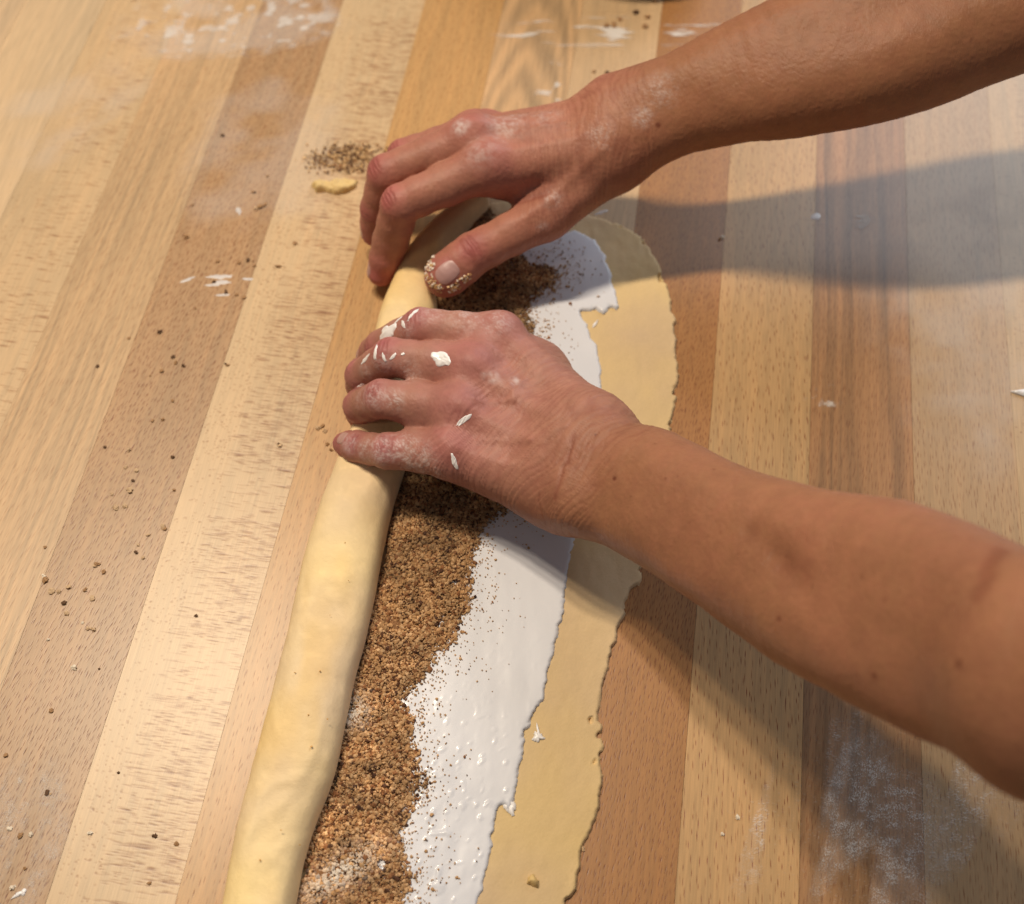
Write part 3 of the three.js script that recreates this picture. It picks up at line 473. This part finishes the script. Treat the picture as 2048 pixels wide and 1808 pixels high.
  const geo = meshArm(left, 0.7, V(-95, -6, -75), V(330, 335, 300), skinColor(left, [0.32, 0.142, 0.076], [0.385, 0.178, 0.13], wrist, toHand, 1.25), { u: V(1, 0, 0), v: V(0, 0.3, 0.95) });
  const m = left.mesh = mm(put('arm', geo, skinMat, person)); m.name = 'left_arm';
  tag(m, 'left forearm and hand, cream on the knuckles, fingers spread over the dough roll');
  nail(m, left, left.hit(684, 875), pin.js[3].clone().sub(pin.js[2]), 4.2, 3.6, 'nail of the little finger');
  const jn = (c, n2) => left.snap(c.js[3].clone().addScaledVector(n2, c.r[3])); nail(m, left, jn(rin, V(-1, 0.1, 0)), V(0, -1, -0.1), 4.6, 4.2); nail(m, left, jn(mid, V(-1, 0.15, 0)), V(0, -1, 0), 4.8, 4.4); nail(m, left, jn(idx, V(-1, 0.4, -0.1).normalize()), V(-0.5, -1, 0), 4.8, 4.4);
}
// ---- right arm: comes in from the upper right, index and middle finger over the roll, thumb in front of it
const right = new Arm();
{
  const wrist = at(1240, 252, 64), wu = at(1222, 238, 62), wr = at(1236, 298, 61);
  const idx = finger(right, [[975, 335, 60], [802, 408, 51], [782, 480, 28], [762, 545, 11]], [10.4, 9.9, 8.9, 7.8]);
  const mid = finger(right, [[945, 278, 62], [775, 348, 52], [756, 418, 30], [748, 466, 13]], [10.4, 9.9, 8.9, 7.8]);
  const rin = finger(right, [[946, 266, 51], [806, 312, 44], [784, 362, 26], [774, 402, 10]], [8.8, 8.3, 7.5, 6.6]);
  const pin = finger(right, [[968, 262, 41], [860, 288, 36], [820, 326, 22], [806, 356, 9]], [8.8, 7, 6.3, 5.7]);
  const ch = [idx, mid, rin, pin];
  palmOf(right, wr, wu, ch, { mcp: [11.2, 11, 9, 8], fill: 8.6, web: [0.42, 0.45, 0.45] });
  const th = finger(right, [[1092, 432, 42], [946, 508, 33], [900, 545, 27], [886, 558, 25]], [11.2, 10.4, 10.7, 9.9], { dorsal: V(-0.12, 0.93, 0.36).normalize(), pip: [-3.6, -1.9, -0.4, 1.2, 2.6], pipDepth: 1.3, dip: [] });
  right.seg(at(1205, 338, 54), at(1092, 432, 42), 13.5, 11.2, 9);         // thumb's metacarpal with the ball of the thumb
  right.seg(at(1190, 330, 44), at(1110, 400, 40), 13, 12, 9);
  right.seg(at(1105, 395, 44), at(1005, 372, 48), 8, 6.5, 8);             // web between thumb and index finger
  right.seg(wu.clone().add(V(0, -8, 0)), at(1020, 292, 28), 13, 9, 9);
  for (const [c, r] of [[idx, 6.8], [mid, 6.6], [rin, 4], [pin, 4]]) { const k = c.js[0].clone().add(V(1, 4.2, 0)); right.seg(k, k, r, r, 7); }
  const end = forearm(right, [[1225, 150, 1250, 362, 66], [1262, 135, 1300, 337, 71], [1330, 112, 1390, 303, 78], [1440, 54, 1500, 282, 88], [1545, 0, 1610, 270, 96], [1660, -57, 1739, 249, 104], [1780, -112, 1850, 219, 111], [1900, -165, 1960, 176, 118], [2020, -215, 2060, 136, 126], [2140, -265, 2180, 80, 134]], 0.33, 4);
  const el = end.a.clone().lerp(end.b, 0.5); right.seg(el, el.clone().add(V(10, 90, -25)), 30, 40, 10);
  const n = V(-0.1, 0.96, 0.15).normalize();
  tendons(right, wr, wu, ch, n, 0.35, 0.02);
  const toHand = mid.js[0].clone().sub(wrist).normalize(), across = toHand.clone().cross(V(0, 1, 0)).normalize();
  right.lines = { o: wrist, t: toHand, b: across, s0: -22, s1: 60, amp: 0.16 };
  for (const c of ch) right.red.push([c.js[0].clone().addScaledVector(n, 10), 14, 0.45]);
  crease(right, [1030, 404], [1100, 386], 1.6, 2.0); ridge(right, [[1030, 270], [1130, 240]], 1.8, 0.35); ridge(right, [[1200, 300], [1100, 400], [1040, 440]], 3, 0.7);
  for (let i = 0; i < 30; i++) { const x = rr(1260, 2000), y = 230 - (x - 1240) * 0.24 + rr(-60, 50); right.spots.push([right.hit(x, y), rr(0.3, 0.8), rr(0.12, 0.45)]); }
  for (const [x, y, r, k] of [[1316, 250, 1.4, 0.9], [1240, 290, 5, 0.3], [1170, 330, 4, 0.25]]) right.spots.push([right.hit(x, y), r, k]);
  for (const [x, y, r, k, g] of [[921, 252, 4.5, 0.6, 0.2], [1010, 244, 10, 0.36, 0.6], [1030, 232, 6, 0.3, 0.6], [1003, 272, 5, 0.25, 0.5], [1090, 232, 8, 0.25, 0.7], [960, 300, 9, 0.25, 0.5], [1285, 235, 5, 0.5, 0.9], [1200, 270, 7, 0.3, 0.95], [1105, 395, 5, 0.35, 0.95], [1085, 455, 3, 0.4, 0.8], [850, 440, 5, 0.35, 0.8], [1320, 180, 9, 0.25, 0.95], [860, 500, 5, 0.6, 0.5]]) right.flour.push([right.hit(x, y), r, k, g]);
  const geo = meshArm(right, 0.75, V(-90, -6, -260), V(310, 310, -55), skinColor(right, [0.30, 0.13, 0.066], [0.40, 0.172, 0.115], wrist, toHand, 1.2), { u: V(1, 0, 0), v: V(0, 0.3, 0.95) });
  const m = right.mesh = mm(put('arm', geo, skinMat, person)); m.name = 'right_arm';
  tag(m, 'right forearm and hand reaching in from the top right, thumb crusted with nuts');
  nail(m, right, right.hit(893, 546), th.js[3].clone().sub(th.js[1]), 6.6, 5.6, 'thumbnail with nut crumbs round its edge');
  const jn = (c, n2) => right.snap(c.js[3].clone().addScaledVector(n2, c.r[3])); nail(m, right, jn(idx, V(-1, 0.3, 0).normalize()), V(0, -1, 0.2), 5, 4.6); nail(m, right, jn(mid, V(-1, 0.3, 0).normalize()), V(0, -1, 0.1), 5, 4.6);
  const list = [], rim = [[878, 484], [864, 500], [856, 525], [854, 550], [862, 572], [880, 582], [905, 580], [925, 568], [942, 552]];
  for (let i = 0; i < 420; i++) {
    const f = rnd() * (rim.length - 1.001), k = Math.floor(f), u = f - k, px = rim[k][0] + (rim[k + 1][0] - rim[k][0]) * u + rr(-4, 14) * (k < 6 ? 1 : -0.8), py = rim[k][1] + (rim[k + 1][1] - rim[k][1]) * u + rr(-7, 5);
    if (Math.hypot(px - 893, py - 546) < 27 || noise(px * 0.09, py * 0.09, 3) < 0.42) continue; const q = right.hit(px, py); if (Math.abs(right.field(q.x, q.y, q.z)) > 0.5) continue;
    const pale = f < 3 ? 0.75 : 0.3; list.push([q.x, q.y + 0.2, q.z, rr(0.3, 0.75), rnd() < pale ? [0.8, 0.72, 0.62] : nutTone()]);
  }
  grains('thumb_crumbs', list, 'wet nut crumbs sticking round the tip of the upper thumb', 'nut crumbs');
}
// ---- dabs of cream on the left hand
const dabMat = new THREE.MeshPhysicalMaterial({ color: new THREE.Color().setRGB(0.86, 0.84, 0.83), roughness: 0.35, clearcoat: 0.3, clearcoatRoughness: 0.2 }); dabMat.name = 'cream';
function dab(px, py, ang, la, lb, h, label, arm = left) {
  const c = arm.hit(px, py), q = arm.hit(px + Math.cos(ang) * 6, py + Math.sin(ang) * 6), ph = rnd() * 9, along = q.sub(c); if (along.lengthSq() < 1e-6) along.set(1, 0, 0);
  const g = patch(arm, c, along, la, lb, (r, a) => r > 0.99 ? -0.25 : h * 0.45 * Math.sqrt(Math.max(0, 1 - r * r)) * (0.6 + 0.8 * noise(r * 3 * Math.cos(a) + ph, r * 3 * Math.sin(a))) + 0.06, (a) => 0.62 + 0.6 * noise(Math.cos(a) * 1.6 + ph, Math.sin(a) * 1.6 + ph) + 0.3 * noise(Math.cos(a) * 3.2 + ph, Math.sin(a) * 3.2 + ph), 9, 44);
  tag(mm(put('cream_dab', g, dabMat)), label, 'cream dab', 'dabs of cream on the lower hand');
}
dab(774, 664, -0.5, 6.0, 3.4, 1.6, 'large smear of white cream over the lower hand\'s index fingertip');
dab(884, 719, 0.25, 5.0, 3.0, 1.3, 'thick oval dab of cream on the lower hand\'s middle finger');
dab(909, 925, 1.25, 3.6, 1.1, 0.7, 'narrow curved dab of cream at the little finger\'s knuckle');
dab(750, 703, 1.7, 4.0, 1.2, 0.45, 'curved streak of cream across the middle finger');
dab(731, 718, -0.9, 3.4, 1.0, 0.4, 'short streak of cream near the middle fingertip');
dab(768, 716, 1.2, 2.1, 0.7, 0.4, 'small cream fleck nearest the streak on the middle finger');
dab(786, 713, -0.9, 2.0, 0.7, 0.4, 'small cream fleck between two others on the middle finger');
dab(806, 708, -0.4, 0.9, 0.6, 0.4, 'tiny dot of cream alone on the middle finger');
dab(806, 648, 1.1, 2.2, 1.0, 0.5, 'small splash of cream on the side of the index finger');
dab(796, 640, -0.7, 2.8, 0.9, 0.4, 'slanting streak of cream beside the index finger smear');
dab(826, 626, -0.5, 4.4, 0.8, 0.4, 'long thin streak of cream along the top of the index finger');
dab(722, 772, -0.8, 3.0, 1.0, 0.4, 'streak of cream on the ring finger near its tip');
dab(927, 841, -0.7, 3.6, 1.1, 0.2, 'thin translucent wipe of cream on the back of the lower hand');


// ---------------------------------------------------------------- flour on the boards: thin dry films, each a sheet 0.3 mm up
function flour(quad, strength, kind, label, seedNo, hgt) {                // quad: photo corners, clockwise from the top left
  const c = quad.map(([x, y]) => at(x, y, hgt)), N = 256, W = c[0].distanceTo(c[1]), H = c[0].distanceTo(c[3]);
  const tex = dataTex(N, N, (i, j, o) => {
    const u = i / (N - 1), v = j / (N - 1), x = u * W, y = v * H, wob = (fbm(x * 0.05, y * 0.05, seedNo, 3) - 0.5) * 0.5, edge = 1 - sstep(0.55, 1, Math.hypot(u - 0.5, v - 0.5) * 2 + wob);
    const clumps = fbm(x * 0.16, y * 0.16, seedNo + 3, 3), fine = hash(i, j, seedNo), film = fbm(x * 0.04, y * 0.05, seedNo + 7, 3); let a;
    if (kind === 'clumps') a = (W < 60 ? 0 : 0.28) * sstep(0.3, 0.6, film) + 0.5 * sstep(0.55, 0.75, clumps);
    else if (kind === 'film') a = 0.5 * sstep(0.25, 0.7, film) * (0.85 + 0.15 * fine);
    else if (kind === 'streak') a = 0.7 * sstep(0.52, 0.72, fbm(x * 0.05, y * 0.25, seedNo, 3));
    else { const wipe = sstep(0.44, 0.54, fbm(x * 0.075 + y * 0.022, y * 0.010, seedNo + 1, 2)), cl = fbm(x * 0.3, y * 0.3, seedNo + 4, 3); a = wipe * (0.16 + sstep(0.62, 1.0, fine * 0.55 + cl * 0.62) * 1.0) + 0.3 * (fine > 0.985 ? 1 : 0); }
    o[0] = o[1] = o[2] = 255 * a * edge * strength;
  }, false, false);
  const mat = new THREE.MeshStandardMaterial({ color: new THREE.Color().setRGB(0.82, 0.78, 0.73), roughness: 1, alphaMap: tex, transparent: true, depthWrite: false }); mat.name = 'flour';
  const o = c[0], g = geom(c.flatMap((p) => [p.x - o.x, 0, p.z - o.z]), [0, 3, 1, 1, 3, 2], null, [0, 0, 1, 0, 1, 1, 0, 1]);
  const m = mm(put('flour_dust', g, mat)); m.position.set(o.x / 1000, hgt / 1000, o.z / 1000); m.castShadow = false; tag(m, label, null, null, 'stuff');
}
flour([[250, -40], [720, -40], [720, 110], [180, 150]], 0.75, 'clumps', 'white flour scattered on the boards at the top left', 3, 0.3);
flour([[380, 120], [760, 60], [690, 520], [300, 560]], 0.32, 'film', 'thin grey flour film on the tan board left of the upper hand', 9, 0.36);
flour([[0, 120], [330, 60], [300, 260], [-60, 420]], 0.3, 'film', 'thin flour film on the pale flecked board at the upper left', 14, 0.3);
flour([[960, 28], [1480, 20], [1480, 100], [960, 100]], 1, 'streak', 'white flour streak beside the dark bowl', 21, 0.3);
flour([[1045, 110], [1140, 110], [1140, 220], [1060, 220]], 1, 'clumps', 'small flour smudge above the upper hand', 25, 0.3);
flour([[1610, 1440], [1880, 1440], [1960, 1880], [1560, 1880]], 0.62, 'speck', 'speckled flour with wiped streaks on the dark board below the lower arm', 31, 0.3);
flour([[1330, 1380], [2100, 1380], [2100, 1860], [1330, 1860]], 0.4, 'speck', 'sparse flour specks on the boards below the lower arm', 35, 0.38);
flour([[1600, 765], [1690, 765], [1690, 825], [1600, 825]], 1, 'clumps', 'small flour smudge between the two arms', 43, 0.3);
flour([[1600, 415], [1760, 415], [1760, 470], [1600, 470]], 0.8, 'streak', 'faint flour streak in the shadow of the upper arm', 47, 0.3);
flour([[1700, 300], [2150, 300], [2150, 1000], [1700, 1000]], 0.4, 'film', 'thin flour film on the pale boards at the right edge', 52, 0.44);
flour([[-40, 1480], [180, 1480], [120, 1860], [-60, 1860]], 0.4, 'speck', 'flour specks on the board in the lower left corner', 58, 0.3);
// ---------------------------------------------------------------- small smears of cream on the boards and on the dough
const wipeMat = dabMat.clone(); wipeMat.name = 'thin_cream'; wipeMat.transparent = true; wipeMat.opacity = 0.58;
function smear(px, py, turn, la, lb, h, label, base = 0.05, name = 'cream_smear') {
  if (h < 0.5) h *= 0.5;
  const c = at(px, py, base), pos = [0, h, 0], idx = [], S = 36, Rn = 6, ph = rnd() * 20;
  for (let r = 1; r <= Rn; r++) for (let s = 0; s < S; s++) { const a = s / S * Math.PI * 2, f = 0.6 + 0.75 * noise(Math.cos(a) * 1.8 + ph, Math.sin(a) * 1.8 + ph) + 0.5 * (noise(a * 5, ph) - 0.3), x = Math.cos(a) * la * f * r / Rn, z = Math.sin(a) * lb * f * r / Rn, ct = Math.cos(turn), st = Math.sin(turn), q = r / Rn; pos.push(x * ct - z * st, r === Rn ? 0 : h * Math.sqrt(1 - q * q) * (0.75 + 0.5 * noise(x * 0.9 + ph, z * 0.9)), x * st + z * ct); }
  for (let s = 0; s < S; s++) { const u = (s + 1) % S; idx.push(0, 1 + u, 1 + s); for (let r = 0; r < Rn - 1; r++) { const A = 1 + r * S + s, B = 1 + r * S + u; idx.push(A, B, A + S, B, B + S, A + S); } }
  const m = mm(put(name, geom(pos, idx), h < 0.5 ? wipeMat : dabMat)); m.position.copy(c.multiplyScalar(0.001)); return tag(m, label, 'cream smear', 'smears of cream off the hands');
}
smear(440, 553, 0, 6.5, 1.2, 0.3, 'longest white smear of the cluster on the tan board left of the roll');
smear(444, 564, 0.05, 4, 1.0, 0.25, 'white smear just under the longest one on the tan board');
smear(426, 570, 0, 3.2, 0.8, 0.2, 'lower left smear of the white cluster on the tan board');
smear(376, 559, -0.45, 3.4, 0.8, 0.25, 'slanting white smear leftmost in the cluster on the tan board');
smear(446, 590, 0, 3, 0.7, 0.2, 'white smear lowest in the cluster on the tan board');
smear(495, 558, 0, 2.6, 0.9, 0.12, 'faint smear at the tan board\'s edge, right of the white cluster');
smear(477, 421, 1.1, 2.6, 1.2, 0.35, 'short white fleck alone on the tan board above the smear cluster');
smear(1205, 424, -0.4, 3.5, 1.0, 0.4, 'bluish white smear at the wrist of the upper hand');
smear(1632, 434, 0.1, 2.2, 2.2, 0.3, 'small white blot in the shadow of the upper arm');
smear(1075, 1474, 0.1, 2.3, 1.9, 1.0, 'teardrop of cream on the bare dough right of the cream band', 2.3);
smear(1076, 1462, 1.45, 2.6, 0.5, 0.5, 'thin tail above the teardrop of cream on the dough', 2.3);
smear(1190, 648, -1.0, 2.6, 0.55, 0.5, 'thin curved hook of cream on the dough between the hands', 2.3);
smear(1020, 1612, 1.3, 3.4, 1.8, 1.0, 'drip of cream hanging off the band\'s right edge near the bottom', 2.3);
smear(38, 1788, -0.6, 2.2, 0.9, 0.6, 'small white fleck in the lower left corner');
smear(48, 1784, -1.2, 1.2, 0.9, 0.6, 'tiny white drop beside the fleck in the lower left corner');
// ---------------------------------------------------------------- loose crumbs
const crumbGeos = [0, 1, 2, 3].map((s) => { const g = new THREE.IcosahedronGeometry(1, 1), p = g.attributes.position; for (let k = 0; k < p.count; k++) { const x = p.getX(k), y = p.getY(k), z = p.getZ(k), f = 0.35 + 1.15 * noise(x * 2.4 + s * 9, y * 2.4, z * 2.4 + s); p.setXYZ(k, x * f, y * f, z * f); } g.computeVertexNormals(); return g; });
const crumbMat = (name, c) => { const m = new THREE.MeshStandardMaterial({ color: new THREE.Color().setRGB(...c), roughness: 0.85, flatShading: true }); m.name = name; return m; };
const tones = { d: [crumbMat('dark_crumb', [0.11, 0.055, 0.024]), 'dark brown nut crumb'], b: [crumbMat('brown_crumb', [0.34, 0.19, 0.085]), 'mid brown nut crumb'], l: [crumbMat('pale_crumb', [0.55, 0.38, 0.22]), 'pale flaky nut crumb'], w: [crumbMat('white_crumb', [0.72, 0.62, 0.48]), 'whitish crumb'] };
const boards = ['far left board', 'far left board', 'pale board at the left edge', 'lined light board', 'tan board', 'pale flecked board', 'orange board along the roll', 'swirl-grained board', 'plain light board at the top', 'reddish brown board', 'light board with dark dashes', 'dark streaky board', 'pale board right of the dark one', 'right flecked board', 'right edge board', 'right edge board'];
const ordinal = (n, m) => m === 1 ? 'the only one' : n === m ? 'the lowest' : n === 1 ? 'the topmost' : ['', 'second', 'third', 'fourth', 'fifth', 'sixth', 'seventh', 'eighth', 'ninth', 'tenth', 'eleventh', 'twelfth', 'thirteenth', 'fourteenth', 'fifteenth', 'sixteenth', 'seventeenth', 'eighteenth', 'nineteenth', 'twentieth', 'twenty-first', 'twenty-second', 'twenty-third', 'twenty-fourth', 'twenty-fifth', 'twenty-sixth', 'twenty-seventh', 'twenty-eighth'][n - 1] + ' from the top';
const crumbs = 'l 259 979 2 d 266 961 1 l 231 1014 1.7 l 250 1012 1.5 l 224 988 1.1 d 272 1104 1.2 l 286 1115 1.2 l 276 1089 1 b 193 1128 1.6 l 190 1131 1.2 b 207 1144 1.3 b 90 1160 1.8 w 88 1153 1.2 l 103 1182 1.6 l 137 1174 1.4 l 117 1183 1.3 b 170 1180 1.2 l 184 1196 1.3 d 128 1205 1.2 l 133 1226 1.3 l 187 1258 1.4 l 175 1257 1.2 w 165 1245 .8 w 148 1335 1.5 d 198 1338 .7 l 326 1054 1.5 b 330 1058 1.1 l 296 1070 1 w 96 1279 1 b 90 1094 1 b 348 980 1.1 d 392 1231 .9 d 319 664 1.5 b 258 676 1 d 346 713 1.3 b 351 726 1.2 d 366 731 1.4 b 323 741 1.4 d 195 732 1 b 345 801 1.1 b 325 839 1.2 b 305 841 1 d 210 894 .9 d 345 914 1.2 l 258 899 1.4 l 273 940 1.4 l 251 934 1.2 b 300 751 .8 b 372 474 1.9 b 435 522 1.3 b 478 525 1.3 d 496 520 1.5 b 506 522 .9 b 590 486 1.5 b 509 531 1.2 b 556 532 1.5 d 452 584 1.2 b 473 589 1.1 b 488 595 1.3 d 428 563 1.2 b 385 410 1.1 b 520 412 2 l 512 417 1.5 b 530 409 1.5 b 391 616 .9 d 94 1585 1.3 l 101 1588 .8 b 40 1671 1.2 d 310 1671 1.3 b 353 1688 1 d 237 1545 .8 b 298 1766 1 w 181 1665 1.1 b 11 1510 1.2 b 102 1421 1.1 w 61 1669 1.3 w 25 1775 1.4 w 19 1657 1.1 b 49 1737 .9 d 445 270 1.7 l 636 856 1.5 b 645 851 1.3 l 650 862 1.4 b 655 888 1.2 b 662 900 1 b 505 384 1 b 535 352 1.1 d 508 384 1 b 1237 380 1.6 b 1248 377 1.4 d 1214 145 1.4 b 1188 143 1.1 b 1171 182 1.2 w 1445 474 1.2 b 1440 478 1.1 w 1475 1634 1.2 w 1444 1668 1 b 1228 50 2.4 b 1213 51 2 b 1240 38 2 d 1272 24 2.4 b 1295 33 2 b 1290 52 2.2 b 1310 1 2 l 1165 1697 1.2 l 560 890 1.1 d 557 888 1 b 455 730 1 d 452 728 .8'.split(' ');
const laid = [];
for (let i = 0; i < crumbs.length; i += 4) {
  const [mat, tone] = tones[crumbs[i]], r = +crumbs[i + 3] * 0.7, m = put('nut_crumb', crumbGeos[i / 4 % 4], mat), q = at(+crumbs[i + 1], +crumbs[i + 2], r * 0.45), off = q.x * ACROSS.x + q.z * ACROSS.z;
  laid.push({ m, tone, board: boards[staves.findIndex(([x]) => x > off) - 1], py: +crumbs[i + 2] + i * 0.001 });
  m.position.copy(q.multiplyScalar(0.001)); m.scale.set(r * rr(1.0, 1.6), r * rr(0.45, 0.75), r * rr(0.8, 1.2)).multiplyScalar(0.001); m.rotation.set(rr(-0.3, 0.3), rr(0, 6), rr(-0.3, 0.3));
}
for (const c of laid) { const same = laid.filter((o) => o.tone === c.tone && o.board === c.board).sort((a, b) => a.py - b.py); tag(c.m, `${c.tone}, ${ordinal(same.indexOf(c) + 1, same.length)} on the ${c.board}`, 'crumb', 'nut crumbs loose on the boards'); }
grains('dough_specks', [[685, 1043], [689, 1047], [682, 1049], [690, 1085], [697, 1161], [590, 1345], [617, 1430], [623, 1493], [562, 1660], [600, 1690], [640, 1342], [655, 1438], [520, 1720], [660, 1230]].map(([x, y]) => { const q = at(x, y, 21.6); return [q.x, q.y, q.z, rr(0.22, 0.42), [0.62, 0.34, 0.1]]; }), 'few tiny orange specks on top of the dough roll', 'specks');
{
  const list = []; for (let i = 0; i < 700; i++) { const px = 690 + (rnd() + rnd() + rnd() - 1.5) * 70, py = 316 + (rnd() + rnd() - 1) * 34 + (px - 690) * -0.04, q = at(px, py, 0.6); list.push([q.x, q.y + rnd() * 0.6, q.z, rr(0.25, 0.75), rnd() < 0.3 ? [0.2, 0.11, 0.05] : nutTone()]); }
  grains('spilled_nuts', list, 'small spill of ground nuts on the pale board left of the upper hand', 'ground nuts');
}
const scrap = (name, outlinePx, T, r, label, base = 0.1) => tag(mm(put(name, sheet({ poly: outline(outlinePx, 1), cell: 0.6, T, r, base, rough: (x, z) => (fbm(x * 0.5, z * 0.5, 5, 2) - 0.5) * 1.6, bump: (x, z) => (fbm(x * 0.35, z * 0.35, 9, 2) - 0.5) * 3, color: (x, z, d) => doughColor(x, z, d).map((c, i) => c * [1.1, 1.08, 0.95][i]) }), doughMat)), label, 'dough scrap');
scrap('dough_scrap', [[622, 368], [640, 360], [660, 364], [690, 358], [716, 362], [708, 376], [690, 384], [668, 388], [650, 382], [630, 384]], 3.4, 2.2, 'torn yellow scrap of dough on the pale board left of the upper hand');
scrap('dough_scrap', [[1052, 1756], [1066, 1750], [1080, 1762], [1076, 1776], [1062, 1772], [1054, 1768]], 2.6, 1.6, 'small crumb of dough on the flat sheet near the bottom', 2.2);
tag(mm(put('paper_scrap', sheet({ poly: outline([[2019, 781], [2070, 777], [2110, 780], [2110, 806], [2070, 799]], 1), cell: 0.8, T: 1.4, r: 0.7, base: 0.6, rough: () => 0, bump: () => 0, color: () => [0.8, 0.8, 0.82] }), creamMat)), 'white pointed tip of something lying at the right edge', 'scrap');
{
  const prof = [[0, 0.4], [34, 0.4], [40, 1.2], [52, 16], [66, 46], [68, 47], [67, 48], [65, 46], [50, 16], [38, 3], [0, 3]].map(([x, y]) => new THREE.Vector2(x / 1000, y / 1000));
  const mat = new THREE.MeshStandardMaterial({ color: new THREE.Color().setRGB(0.07, 0.065, 0.06), roughness: 0.5 }); mat.name = 'dark_glaze';
  const m = put('bowl', new THREE.LatheGeometry(prof, 64), mat), q = at(1245, -120, 0); m.position.set(q.x / 1000, 0, q.z / 1000 - 0.012); tag(m, 'dark bowl just reaching into the picture at its top edge', 'bowl');
}

renderer.render(scene, camera);
